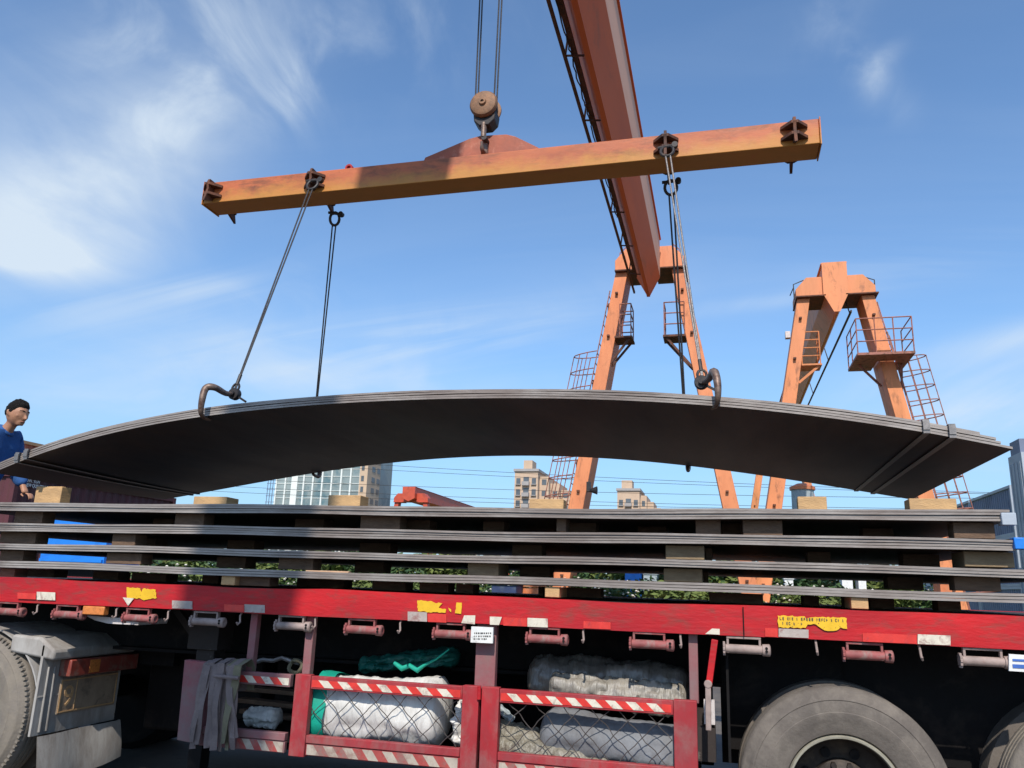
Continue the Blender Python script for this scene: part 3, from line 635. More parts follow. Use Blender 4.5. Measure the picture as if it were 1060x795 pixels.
# slings and hooks
def rope_pts(a, b_, sag=0, n=8): return [Vector(a).lerp(Vector(b_), i/n)-Vector((0, 0, sag*math.sin(PI*i/n))) for i in range(n+1)]
def sling(a, b_, m, r, label, strands=2):
    t = empty('lifting_sling', a); tag(t, label, 'sling', 'wire slings under the spreader beam')
    a = Vector(a); b_ = Vector(b_); d = (b_-a).normalized(); side = d.cross(Vector((0, 1, 0))).normalized()
    for s in ((-1, 1) if strands == 2 else (0,)):
        w_ = MB(); pts = rope_pts(a+side*s*.018+d*.10, b_+side*s*.003); w_.tube(pts, r, 7); w_.build('rope', m, t)
    s = MB(); rg = .05
    s.tube([a+d*.05+side*rg*math.cos(q)+d*rg*math.sin(q)*1.2 for q in [2*PI*k/16 for k in range(16)]], .013, 8, True)
    s.tube([a-side*.07, a+side*.07], .014, 8); s.disc(a+side*.065-Vector((0, .02, 0)), .024, .04, 'y', 12)
    s.build('shackle', M_DARKSTEEL, t)
    s = MB(); s.tube([b_+d*-.02+side*.028*math.cos(q)+d*.04*math.sin(q) for q in [2*PI*k/14 for k in range(14)]], .009, 6, True); s.tube([b_-d*.14, b_-d*.05], .013, 8); s.build('thimble', M_DARKSTEEL, t)
    return t
e_nl = at(243, 404, 5.0); e_nr = at(727, 391, 5.0); e_fl = at(323, 462, 7.05); e_fr = at(711, 462, 7.05)
sling(at(325, 187, SY0-.10), e_nl, M_ROPE, .0065, 'dark double wire sling slanting left from spreader beam to the left front plate hook')
sling(at(690, 152, SY0-.10), e_nr, M_ROPELT, .007, 'pale grey wire sling running from the right lug down to the right front plate hook')
sling((at(347, 221, SY1+.1)), e_fl, M_ROPE, .007, 'black wire sling dropping behind the lifted plates at the left')
sling((at(694, 188, SY1+.1)), e_fr, M_ROPE, .008, 'black wire sling dropping behind the lifted plates at the right')
def plate_hook(path, eye, label):
    t = empty('plate_hook', path[0]); tag(t, label, 'lifting hook', 'plate hooks on the lifted bundle')
    m = MB(); P = [Vector(p) for p in path]
    # smooth the path
    Q = []
    for i in range(len(P)-1):
        p0 = P[max(i-1, 0)]; p1 = P[i]; p2 = P[i+1]; p3 = P[min(i+2, len(P)-1)]
        for k in range(5):
            u = k/5; Q.append(.5*((2*p1)+(p2-p0)*u+(2*p0-5*p1+4*p2-p3)*u*u+(3*p1-p0-3*p2+p3)*u**3))
    Q.append(P[-1]); N = len(Q)
    m.tube(Q, [.015+.010*math.sin(PI*min(1, i/(N*.75))) if i < N*.85 else .014 for i in range(N)], 8)
    m.build('hook_body', M_HOOK, t, smooth=50)
    s = MB(); ez = Vector(eye); s.lathe([(.016, -.025), (.04, -.025), (.044, -.018), (.044, .018), (.04, .025), (.016, .025), (.016, -.025)], ez, 'y', 22); s.tube([ez-Vector((0, .045, 0)), ez+Vector((0, .045, 0))], .017, 10)
    s.bar(ez+Vector((.03, 0, -.02)), ez+Vector((.10, 0, -.06)), .014, .014)
    s.build('eye', M_DARKSTEEL, t)
plate_hook([at(241, 408, 5.0), at(233, 407, 4.88), at(222, 401, 4.72), at(213, 402, 4.68), at(209, 415, 4.66), at(208, 427, 4.675), at(211, 432, 4.74), at(217, 434, 4.85)], at(243, 408, 5.0), 'rusty curved plate hook gripping the left front edge of lifted plates')
plate_hook([at(727, 397, 5.0), at(734, 392, 4.88), at(738, 385, 4.74), at(741, 388, 4.69), at(743, 400, 4.66), at(743, 413, 4.665), at(741, 420, 4.72), at(737, 422, 4.85)], at(726, 396, 5.0), 'rusty plate hook seen edge on at the right front edge of lifted plates')
for e_, lab in ((e_fl, 'hook on the far edge of lifted plates at left, only its tip showing below'), (e_fr, 'hook on the far edge of lifted plates at right, only its tip showing below')):
    X = e_.x; z0 = zund(X, FY)
    plate_hook([e_, (X, 7.15, z0+TH+.05), (X, 7.245, z0+TH+.03), (X, 7.255, z0), (X, 7.23, z0-.035), (X, 7.15, z0-.032), (X, 7.12, z0-.02)], e_+Vector((0, 0, -.03)), lab)

# ------------------------------------------------------------------ the stack on the trailer
TX0, TX1 = -5.55, 1.56
layers = [(1.94, 2.0, 4, 'topmost'), (1.789, 1.849, 4, 'second from top'), (1.657, 1.702, 3, 'third from top'), (1.53, 1.577, 3, 'lowest')]
for i, (za_, zb_, n, nm) in enumerate(layers):
    xe = (at(1047, 535, NY).x, at(1056, 562, NY).x, 1.85, 1.9)[i]
    t = empty('steel_plate_bundle', (-2, 5.97, za_))
    tag(t, 'flat bundle of steel plates, the %s of four stacked on the trailer' % nm, 'steel plates', 'bundles of steel plate')
    for k in range(n):
        m = MB(); hgt = (zb_-za_)/n; oy = rnd.uniform(-.008, .008); oxe = rnd.uniform(-.02, .0)
        z0 = za_+hgt*k; z1 = z0+hgt*.84; nX = 36; vs = []
        for q in range(nX+1):
            x = TX0+(xe+oxe-TX0)*q/nX; dz = .004*math.sin(x*1.7+i)+.0022*math.sin(x*4.1+i*2+k*.6)-(.008 if i == 0 else 0)*math.sin((x-TX0)/(xe-TX0)*PI)
            for yy, zz in ((NY+.012+oy, z0), (FY+oy, z0), (FY+oy, z1), (NY+.012+oy, z1)): vs.append((x, yy, zz+dz))
        fs = []; mi = []
        for q in range(nX):
            a = q*4; b_ = a+4
            for c in range(4): fs.append((a+c, a+(c+1) % 4, b_+(c+1) % 4, b_+c)); mi.append(0 if c in (0, 2) else 1)
        fs += [(0, 1, 2, 3), (nX*4, nX*4+3, nX*4+2, nX*4+1)]; mi += [1, 1]
        m.v = vs; m.f = [list(f) for f in fs]; m.mi = mi
        m.build('steel_plate', [M_PLATE, M_EDGE], t, smooth=30)
    if i < 2:
        m = MB(); m.box(xe-.05, xe+.02, NY-.012, NY+.06, za_-.02, zb_-.015) if i == 0 else m.box(xe-.03, xe+.05, NY-.012, NY+.06, za_+.008, zb_+.008)
        m.build('edge_clip', M_BLUE if i else M_CONGREY, t, bevel=.004)
# timber blocks between the layers (measured positions; l = face in sun, d = set back in shade)
gaps = [(1.852, 1.938, [(15, 44, 'b'), (158, 179, 'd'), (181, 211, 'b'), (305, 335, 'd'), (373, 414, 'b'), (415, 445, 'd'), (500, 522, 'd'), (576, 586, 'b'), (587, 617, 'd'), (660, 690, 'd'), (720, 746, 'b'), (747, 767, 'd'), (769, 810, 'b'), (893, 925, 'd'), (987, 1030, 'b')], 'the top gap of the stack'),
        (1.705, 1.786, [(0, 37, 'b'), (116, 140, 'b'), (141, 161, 'd'), (235, 263, 'd'), (372, 404, 'd'), (530, 561, 'd'), (689, 729, 'l'), (730, 737, 'd'), (836, 860, 'd'), (935, 973, 'd'), (998, 1050, 'l')], 'the second gap of the stack'),
        (1.580, 1.654, [(0, 24, 'b'), (110, 146, 'b'), (224, 254, 'd'), (288, 324, 'b'), (367, 397, 'd'), (484, 516, 'l'), (538, 569, 'd'), (687, 727, 'l'), (728, 733, 'd'), (919, 956, 'd'), (988, 1036, 'b')], 'the third gap of the stack'),
        (1.466, 1.526, [(0, 15, 'b'), (18, 56, 'd'), (96, 122, 'd'), (136, 172, 'd'), (209, 226, 'd'), (229, 243, 'l'), (246, 279, 'b'), (307, 356, 'd'), (385, 420, 'd'), (434, 464, 'd'), (472, 490, 'd'), (557, 562, 'd'), (564, 579, 'l'), (581, 622, 'd'), (734, 790, 'd'), (831, 848, 'd'), (874, 879, 'd'), (881, 899, 'l'), (901, 926, 'd'), (971, 995, 'd')], 'the gap above the red rail')]
ORD = ['first', 'second', 'third', 'fourth', 'fifth', 'sixth', 'seventh', 'eighth', 'ninth', 'tenth', 'eleventh', 'twelfth', 'thirteenth', 'fourteenth', 'fifteenth', 'sixteenth', 'seventeenth', 'eighteenth', 'nineteenth', 'twentieth']
rb = random.Random(5)
for z0, z1, lst, where in gaps:
    cy = {10: 0}
    for n, (xa, xb, kind) in enumerate(lst):
        zm_ = (z0+z1)/2
        def pxat(px, Y):
            lo_, hi_ = 0, 800
            for _ in range(30):
                md = (lo_+hi_)/2
                if at(px, md, Y).z > zm_: lo_ = md
                else: hi_ = md
            return at(px, md, Y)
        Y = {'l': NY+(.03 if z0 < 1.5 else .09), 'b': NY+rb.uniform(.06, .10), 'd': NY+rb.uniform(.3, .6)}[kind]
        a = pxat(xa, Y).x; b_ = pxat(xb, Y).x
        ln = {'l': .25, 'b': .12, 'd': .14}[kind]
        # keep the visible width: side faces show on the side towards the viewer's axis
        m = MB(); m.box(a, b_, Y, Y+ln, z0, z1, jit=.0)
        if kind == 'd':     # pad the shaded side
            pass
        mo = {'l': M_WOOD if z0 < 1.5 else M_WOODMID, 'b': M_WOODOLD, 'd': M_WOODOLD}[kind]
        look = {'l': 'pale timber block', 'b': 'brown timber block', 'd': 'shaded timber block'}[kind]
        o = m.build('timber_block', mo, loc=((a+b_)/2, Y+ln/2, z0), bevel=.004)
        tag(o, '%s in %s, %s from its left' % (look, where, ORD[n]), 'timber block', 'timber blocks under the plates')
tops = [((38, 64), 503, 4.95, .10, 'tan timber block on the stack top beside the worker at left'), ((201, 234), 513.5, 4.95, .16, 'yellowish timber block on the stack top left of the glass tower'), ((340, 373), 512, 5.0, .14, 'tan timber block on the stack top in front of the glass tower'),
        ((548, 583), 516, 5.0, .12, 'tan timber block on the stack top beside the centre crane leg'), ((826, 856), 513.5, 5.05, .13, 'timber block on the stack top below the right crane, its end pale'), ((941, 990), 515.5, 4.95, .14, 'pale timber block on the stack top below the right corner of lifted plates')]
for (xa, xb), yt, Y, ln, lab in tops:
    a = at(xa, yt, Y); b_ = at(xb, yt+1, Y); zt = (a.z+b_.z)/2
    m = MB(); m.box(a.x, b_.x, Y, Y+ln, 2.0-.004, max(zt, 2.05), rot=Matrix.Rotation(rb.uniform(-.05, .05), 3, 'Z'))
    tag(m.build('timber_block', M_WOOD, loc=((a.x+b_.x)/2, Y+ln/2, 2.0), bevel=.004), lab, 'timber block', 'timber blocks under the plates')

# ------------------------------------------------------------------ the trailer
RY = 4.75                      # outer face of its side rail
ZR0, ZR1 = 1.298, 1.458
tr = empty('flatbed_trailer', (-1.0, 6.0, 0))
tag(tr, 'long red flatbed trailer carrying stacked steel plates, with winches and striped side guards', 'trailer')
m = MB(); xs = [-8.2+i*.12 for i in range(122)]
vs = []
for x in xs:
    dz = .004*math.sin(x*2.3)+.003*math.sin(x*5.1+1)+.004*mnoise.noise(Vector((x*3.1, 0, 5))); dy = .004*math.sin(x*1.3+2)+.005*max(0, mnoise.noise(Vector((x*2.2, 3, 5))))
    vs += [(x, RY+dy, ZR0+.002*math.sin(x*3)), (x, RY+.085, ZR0), (x, RY+.085, ZR1+dz), (x, RY+dy, ZR1+dz)]
fs = []
for i in range(len(xs)-1):
    a = i*4; b_ = a+4
    for c in range(4): fs.append((a+c, a+(c+1) % 4, b_+(c+1) % 4, b_+c))
fs += [(0, 1, 2, 3), (len(vs)-4, len(vs)-1, len(vs)-2, len(vs)-3)]
m.v = vs; m.f = [list(f) for f in fs]; m.mi = [0]*len(fs)
rail = m.build('side_rail', M_RED, tr, smooth=30)
m = MB(); m.box(-8.2, 6.3, RY+.088, 7.22, ZR1-.03, ZR1-.004); m.build('deck', M_DECK, tr)
m = MB(); m.box(-8.2, 6.3, 7.225, 7.30, ZR0, ZR1); m.build('side_rail', M_RED, tr)
sx_ = at(769.5, 640, RY).x
m = MB(); m.box(sx_-.003, sx_+.003, RY-.0075, RY-.0055, ZR0+.003, ZR1-.004); m.build('rail_joint', M_CHASSIS, rail)
m = MB()
for yy in (5.5, 6.42): m.box(-8.2, 6.3, yy, yy+.02, .98, ZR1-.034); m.box(-8.2, 6.3, yy-.07, yy+.09, .955, .977); 
m.build('chassis_beam', M_CHASSIS, tr)
for k in range(25):
    x = -8+k*.57; m = MB(); m.box(x, x+.055, RY+.09, 7.2, ZR0+.03, ZR1-.034); m.build('crossmember', M_CHASSIS, tr)
# markings on the rail
def sticker(name, pts, mt, off=.0075, parent=rail, torn=0):
    P = [at(x, y, RY-off) for x, y in pts]; m = MB()
    rj = random.Random(int(pts[0][0]*10)); Q = []
    for i, p in enumerate(P):
        q = P[(i+1) % len(P)]; k = max(1, int((q-p).length/.012)) if torn else 1
        for j in range(k): Q.append(p.lerp(q, j/k)+(Vector((rj.uniform(-1, 1), 0, rj.uniform(-1, 1)))*torn if j else Vector()))
    m.prism(Q, (0, .0025, 0)); return m.build(name, mt, parent, smooth=0)
def quad(x0, y0, x1, y1, sl=.042): return [(x0, y0), (x1, y0+(x1-x0)*sl), (x1, y1+(x1-x0)*sl*.0), (x0, y1-(x1-x0)*sl)]
for (x0, y0, x1, y1, mt) in ((38, 612.5, 57, 621.5, M_WHITEREF), (178, 621.5, 199, 630.5, M_GREYREF), (253, 625.5, 274, 634.5, M_GREYREF), (422, 633, 442, 643.5, M_GREYREF),
                             (546, 639.5, 567, 649.5, M_WHITEREF), (806, 650.5, 837, 660.5, M_GREYREF), (950, 656.5, 984, 668, M_WHITEREF)):
    sticker('white_reflector', quad(x0, y0, x1, y1), mt)
for (x0, y0, x1, y1) in ((18, 613.5, 37, 620.5), (232, 625.5, 252.5, 633.5), (443, 635, 462, 644.5), (521, 639, 545.5, 648.5), (604, 643, 632, 651.5), (792, 650, 805, 659.5), (893, 655, 949, 666.5)):
    sticker('red_reflector', quad(x0, y0, x1, y1), M_REDREF)
sticker('white_reflector', [(477.5, 645), (480.5, 637), (492, 637), (491.5, 646.2)], M_WHITEREF)
sticker('white_reflector', [(507, 638.2), (519.5, 638.6), (516.5, 647), (507, 646.6)], M_WHITEREF)
sticker('white_reflector', [(730, 656.2), (737, 650.6), (745, 651), (745, 657)], M_WHITEREF)
sticker('white_reflector', [(127, 618.4), (138.5, 619.4), (132.5, 627)], M_WHITEREF, .0105)
sticker('yellow_sticker', [(131, 607.8), (145, 609), (146.5, 613), (148, 609.2), (161, 610.4), (162, 619), (149, 621.5), (145, 619.4), (131.5, 619.4)], M_YELLOW, torn=.0035)
ys1 = sticker('yellow_sticker', [(432, 621.5), (446, 622), (450, 624), (458, 624.5), (454, 629), (462, 630.5), (461, 634.4), (444, 633.8), (432.5, 632.6)], M_YELLOW, torn=.0035)
sticker('yellow_sticker', [(464, 629), (467, 631), (467, 634), (465, 632)], M_YELLOW, torn=.0035)
sticker('yellow_sticker', [(472.5, 623.6), (478, 623.8), (477.2, 635.6), (471, 634.8)], M_YELLOW, torn=.0035)
ys2 = sticker('yellow_sticker', [(805, 637), (833, 638), (834.5, 640.5), (852, 638.4), (876.5, 640), (877, 651), (870, 649.5), (866, 652.6), (857, 653.2), (850, 650.4), (845, 646.6), (836, 646.4), (834, 650), (806, 649.5)], M_YELLOW, torn=.004)
# two rows of worn stencilled figures on the big yellow sticker
m = MB(); rs = random.Random(2)
for row, y0 in ((0, 638.7), (1, 643.6)):
    x = 807.0
    while x < (875 if row == 0 else 832):
        wd = rs.uniform(.9, 1.9); yb = y0+(x-806)*.035; c = at(x, yb, RY-.0105); e = at(x+wd, yb+2.6, RY-.0105)
        if rs.random() > .3:
            m.box(c.x, c.x+.003, RY-.0109, RY-.0102, e.z, c.z)
            for zz in (c.z, (c.z+e.z)/2, e.z):
                if rs.random() > .3: m.box(c.x+.0032, e.x, RY-.0109, RY-.0102, zz-.0015, zz+.0015)
        x += wd+1.0
m.build('worn_characters', M_INK, ys2, smooth=0)
# hanging label plate with two grey lines
m = MB(); P = [at(x, y, RY-.02) for x, y in ((488, 648.5), (510.5, 649.5), (510, 666), (487, 665))]; m.prism(P, (0, .02, 0)); lp = m.build('label_plate', M_PAPER, tr)
m = MB()
for (x0, y0, x1) in ((491, 655.2, 508), (490.6, 658.4, 507), (490.3, 661.2, 503)):
    x = x0
    while x < x1: a = at(x, y0, RY-.0225); m.box(a.x, a.x+rs.uniform(.004, .010), RY-.0232, RY-.0222, a.z-.004, a.z+.003); x += rs.uniform(1.5, 2.6)
m.build('faded_lettering', M_INK, lp, smooth=0)
m = MB(); P = [at(x, y, RY-.02) for x, y in ((1044.5, 677), (1075, 679), (1075, 696.5), (1044.5, 694.5))]; m.prism(P, (0, .012, 0)); lp = m.build('label_plate', M_PAPER, tr)
m = MB()
for (y0, h) in ((682.0, 2.6), (687.5, 4.2)):
    a = at(1048, y0, RY-.0225); e = at(1073, y0+h+1, RY-.0225); m.box(a.x, e.x, RY-.0232, RY-.0222, e.z, a.z)
m.build('blue_stripe', M_INKBLUE, lp, smooth=0)
a = at(88, 628, RY+.02); e = at(109, 637, RY+.02)
m = MB(); m.box(a.x, e.x, RY+.0, RY+.05, e.z, ZR0-.004); m.build('marker_lamp', M_LAMPAMB, tr, bevel=.006)
m = MB(); P = [at(x, y, 4.86) for x, y in ((88, 637), (145, 641.5), (143, 647), (112, 645.5), (98, 642))]; m.prism(P, (0, .30, 0)); m.build('pale_bracket', M_WHITEMETAL, tr)
m = MB(); P = [at(x, y, 4.86) for x, y in ((53, 633.5), (62, 636), (62, 640), (56, 638.5))]; m.prism(P, (0, .06, 0)); m.build('pale_bracket', M_WHITEMETAL, tr)
# ratchet winches under the rail
def winch(mt, X):
    t = MB(); w2 = .085; zt = ZR0-.003
    for s in (-1, 1): t.box(s*w2-.006, s*w2+.006, RY+.012, RY+.042, -.088, -.012)
    t.box(-w2-.006, w2+.006, RY+.010, RY+.044, -.012, 0)
    t.v = [(v[0], v[1]-6.0, v[2]+zt) for v in t.v]
    d = MB(); d.cur = 0
    d.lathe([(0, -w2-.012), (.024, -w2-.012), (.024, w2+.05), (.0, w2+.05)], (0, RY+.026, -.066), 'x', 20)
    d.lathe([(0, w2+.012), (.031, w2+.012), (.033, w2+.05), (.022, w2+.056), (0, w2+.05)], (0, RY+.026, -.066), 'x', 20)
    for k in range(10):
        a = 2*PI*k/10; d.box(-w2-.026, -w2-.014, RY+.026+.026*math.cos(a)-.008, RY+.026+.026*math.cos(a)+.008, -.066+.03*math.sin(a)-.008, -.066+.03*math.sin(a)+.008)
    d.lathe([(0, -w2-.026), (.03, -w2-.026), (.03, -w2-.013), (0, -w2-.013)], (0, RY+.026, -.066), 'x', 16)
    d.v = [(v[0], v[1]-6.0, v[2]+zt) for v in d.v]
    h = MB()
    for k in (0, 1): h.disc((w2+.033, RY-.0085+.0, -.066+(.012 if k else -.004)), .0075, .004, 'y', 10)
    h.v = [(v[0], v[1]-6.0, v[2]+zt) for v in h.v]
    # build in the trailer's own frame: origin at x = 0
    for q in (t, d, h): q.v = [(v[0]+X, v[1]+6.0, v[2]) for v in q.v]
    o = t.build('winch', mt, tr, loc=(X, 6.0, 0), bevel=.002); d.build('winch_drum', mt, o, bevel=.002); h.build('bar_hole', M_CHASSIS, o)
    return o
wx = [at(x, y, RY+.03).x for x, y in ((10, 627), (71, 632), (144, 635), (214, 641), (302, 648), (375, 650), (467, 654), (564, 660), (672, 665), (770, 672), (895, 678), (1017, 683))]
protos = {}
for i, x in enumerate(wx):
    grey = i in (3, 4, 9, 11)
    if grey not in protos: protos[grey] = winch(M_WINCHGREY if grey else M_PINK, x)
    else: copy_tree(protos[grey], tr, (x-WORLD[tr.name].x, 0, 0))
# rope hooks between the winches
hk = None
for px in (37.5, 120, 174, 249, 327, 415, 604, 704, 843, 949):
    x = at(px, 640, RY+.02).x
    if hk is None:
        m = MB(); pts = [(x, RY+.03, ZR0-.003), (x, RY+.012, ZR0-.02), (x+.004, RY+.012, ZR0-.06), (x+.003, RY-.012, ZR0-.074), (x, RY-.02, ZR0-.06)]
        m.tube(pts, .0062, 7); hk = m.build('rope_hook', M_WINCHGREY, tr, loc=(x, 6.0, 0))
    else: copy_tree(hk, tr, (x-WORLD[tr.name].x, 0, 0))

# side guards
GY = RY-.005
def gx(px, py): return at(px, py, GY).x
def gz_(px, py): return at(px, py, GY).z
ZT = (gz_(200, 686)+gz_(400, 704)+gz_(690, 729))/3
ZTB = (gz_(300, 709)+gz_(400, 718.5)+gz_(600, 737))/3
ZB0 = (gz_(310, 783)+gz_(440, 797))/2
def stripes(x0, x1, z0, z1, y, n, lean, parent, start=0, mats=None):
    m = MB(); wd = (x1-x0)/n
    for i in range(n):
        xa = x0+wd*i; xb = xa+wd
        P = [(max(x0, xa-lean/2), y, z1), (min(x1, max(x0, xb-lean/2)), y, z1), (min(x1, xb+lean/2), y, z0), (min(x1, max(x0, xa+lean/2)), y, z0)]
        if i == 0: P[3] = (x0, y, z0)
        if i == n-1: P[1] = (x1, y, z1)
        m.prism(P, (0, .002, 0), mi=(i+start) % 2)
    return m.build('reflector_tape', mats or [M_REDREF, M_WHITEREF], parent, smooth=0)
def guard(x0, x1, wl, wr, mesh, n, mt, ztape=.012):
    m = MB()
    m.box(x0, x0+wl, GY, GY+.05, ZB0, ZT); m.box(x1-wr, x1, GY, GY+.05, ZB0, ZT)
    xa, xb = x0+wl+.002, x1-wr-.002
    m.box(xa, xb, GY+.004, GY+.045, ZTB, ZT-.006)
    zb1 = ZB0+.125
    m.box(xa, xb, GY+.002, GY+.047, zb1-.045, zb1); m.box(xa, xb, GY+.010, GY+.04, ZB0+.01, zb1-.048)
    o = m.build('side_guard', mt, tr, bevel=.004)
    stripes(xa+.01, xb-.01, ZTB+.012, ZT-.028, GY+.0005, n, .045, o)
    stripes(xa+.01, xb-.01, ZB0+.016, zb1-.053, GY+.0065, n, .045, o, 1, [M_REDTAPE, M_DUSTTAPE])
    if mesh:
        w_ = MB(); st = .158; z0, z1 = zb1+.002, ZTB-.002; H = z1-z0; rw = random.Random(int(x0*100))
        x = xa-H
        while x < xb:
            for s in (0, 1):
                p0 = [x+(H if s else 0), z0]; p1 = [x+(0 if s else H), z1]
                pts = []
                for k in range(13):
                    t = k/12; xx = p0[0]+(p1[0]-p0[0])*t
                    if xa < xx < xb: pts.append((xx+.004*math.sin(t*20+x*7), GY+.03+.005*(1 if s else -1)*math.sin(t*H/st*PI*2)+.012*math.sin((xx-xa)/(xb-xa)*PI)*math.sin(t*PI), z0+H*t+.004*math.sin(t*15+x*3)))
                if len(pts) > 1: w_.tube(pts, .0028, 5)
            x += st
        w_.build('wire_mesh', M_WIRE, o)
    return o
xA0, xA1 = gx(184, 720), gx(302, 740); xB0, xB1 = gx(302, 740), gx(494, 755); xC0, xC1 = gx(497, 755), gx(722, 765)
# open left section: wide dusty end plate, two striped bars
m = MB(); m.prism([at(x, y, GY-.004) for x, y in ((191, 683), (215, 686), (207, 771), (183, 766))], (0, .055, 0)); m.build('end_plate', M_REDUST, tr, bevel=.003)
m = MB(); xa = gx(214, 690); xb = gx(301, 700)-.003
m.box(xa, xb, GY+.004, GY+.045, ZTB, ZT-.006); zb1 = ZB0+.125; m.box(xa, xb, GY+.002, GY+.047, zb1-.045, zb1); m.box(xa, xb, GY+.010, GY+.04, ZB0+.01, zb1-.048)
o = m.build('side_guard', M_REDUST, tr, bevel=.004)
stripes(gx(247, 695), xb-.008, ZTB+.012, ZT-.028, GY+.0005, 6, .04, o); stripes(gx(244, 770), xb-.008, ZB0+.016, zb1-.053, GY+.0065, 6, .04, o, 0, [M_REDTAPE, M_DUSTTAPE])
guard(xB0, xB1, .105, .10, True, 15, M_GUARD); guard(xC0, xC1, .105, .125, True, 17, M_GUARD)
m = MB(); m.tube([(xB1+.004, GY-.006, ZT+.0), (xB1+.004, GY-.006, ZT-.07)], .012, 8); m.build('hinge', M_RED, tr)
for (pa, pb, wd, mt, dy) in (((256, 692), (265, 634), .05, M_REDUST, .06), ((315, 694), (323, 640), .055, M_REDUST, .06), ((500, 712), (504.5, 660), .125, M_REDUST, .055), ((717, 726), (719, 664), .05, M_REDUST, .055)):
    a = at(*pa, RY+dy); b_ = at(*pb, RY+dy); x = (a.x+b_.x)/2
    m = MB(); m.box(x-wd/2, x+wd/2, RY+dy, RY+dy+.05, ZT-.02, ZR0-.003); m.build('guard_post', mt, tr, bevel=.004)
m = MB(); a = at(740, 662, RY+.03); b_ = at(733.5, 711, RY+.03); m.bar(a, b_, .035, .03, (0, 1, 0)); m.build('lever', M_RED, tr, bevel=.003)
m = MB(); a = at(733, 708, RY+.02); b_ = at(733.5, 756, RY+.02); m.bar(a, b_, .03, .035, (0, 1, 0)); m.disc((a.x, RY+.0, a.z), .022, .04, 'y', 14); m.build('lever_handle', M_WINCHGREY, tr, bevel=.004)
# rack under the deck that holds the bags
FZ = ZB0+.05
m = MB(); m.box(-4.35, -.1, 6.80, 7.18, .24, 1.28); m.build('light_blocker_box', M_CHASSIS, tr, bevel=.01)  # unseen dark box, added to block bright ground and sky under the deck
m = MB(); m.box(-4.6, -3.55, 6.0, 6.6, .30, .95); m.build('light_blocker_box', M_CHASSIS, tr, bevel=.02)  # another added box, keeps the space behind the tractor dark
m = MB(); m.box(-8, 6, 6.02, 6.05, .96, 1.41); m.build('centre_web', M_CHASSIS, tr)
m = MB(); m.box(xA0, xC1, RY+.06, 5.95, FZ-.03, FZ); m.box(xA0, xC1, 5.955, 5.97, FZ-.03, 1.25); m.build('storage_rack', M_CHASSIS, tr)
# landing leg, axle gear, mud flap
m = MB(); x = at(213, 670, 5.15).x; m.box(x-.07, x+.07, 5.15, 5.29, .42, ZR0+.02); m.box(x-.13, x+.11, 5.12, 5.30, 1.02, ZR0); m.bar((x-.35, 5.25, 1.28), (x-.02, 5.22, .98), .05, .04, (0, 1, 0)); m.build('landing_leg', M_DECK, tr, bevel=.004)
m = MB(); m.box(x-.05, x+.05, 5.17, 5.27, .08, .42); m.box(x-.14, x+.14, 5.08, 5.36, .0, .078); m.build('landing_foot', M_CHASSIS, tr)
TXW = [.59, 1.87]; TR = .53; TZ = .527
for X in TXW:
    m = MB(); m.tube([(X, 4.95, TZ), (X, 7.1, TZ)], .075, 14); m.build('axle', M_CHASSIS, tr)
    m = MB(); m.box(X-.5, X+.5, 5.45, 5.55, TZ+.09, TZ+.17); m.box(X-.1, X+.1, 5.42, 5.58, TZ+.172, TZ+.28); m.box(X-.62, X-.5, 5.42, 5.58, TZ, .95); m.build('leaf_spring', M_CHASSIS, tr)
m = MB(); a = at(752, 700, 5.0); b_ = at(772, 700, 5.0); zz = at(760, 785, 5.0).z
m.box(a.x, b_.x+.55, 5.28, 5.30, zz, ZR0); m.box(a.x-.002, a.x+.012, 4.86, 5.27, zz, 1.24)
m.build('mud_flap', M_CHASSIS, tr)
m = MB(); m.box(-.02, 6.0, 5.31, 5.33, .62, 1.27); m.build('inner_valance', M_CHASSIS, tr)
m = MB(); m.tube([(a.x-.16, 5.15, .86), (a.x-.16, 5.15, .58)], .05, 10); m.box(a.x-.24, a.x-.07, 5.0, 5.2, .60, .78); m.build('valve_box', M_DECK, tr)
m = MB(); m.box(a.x-.13, a.x-.07, 4.98, 5.02, .80, .93); m.build('pale_tag', M_WHITEMETAL, tr)

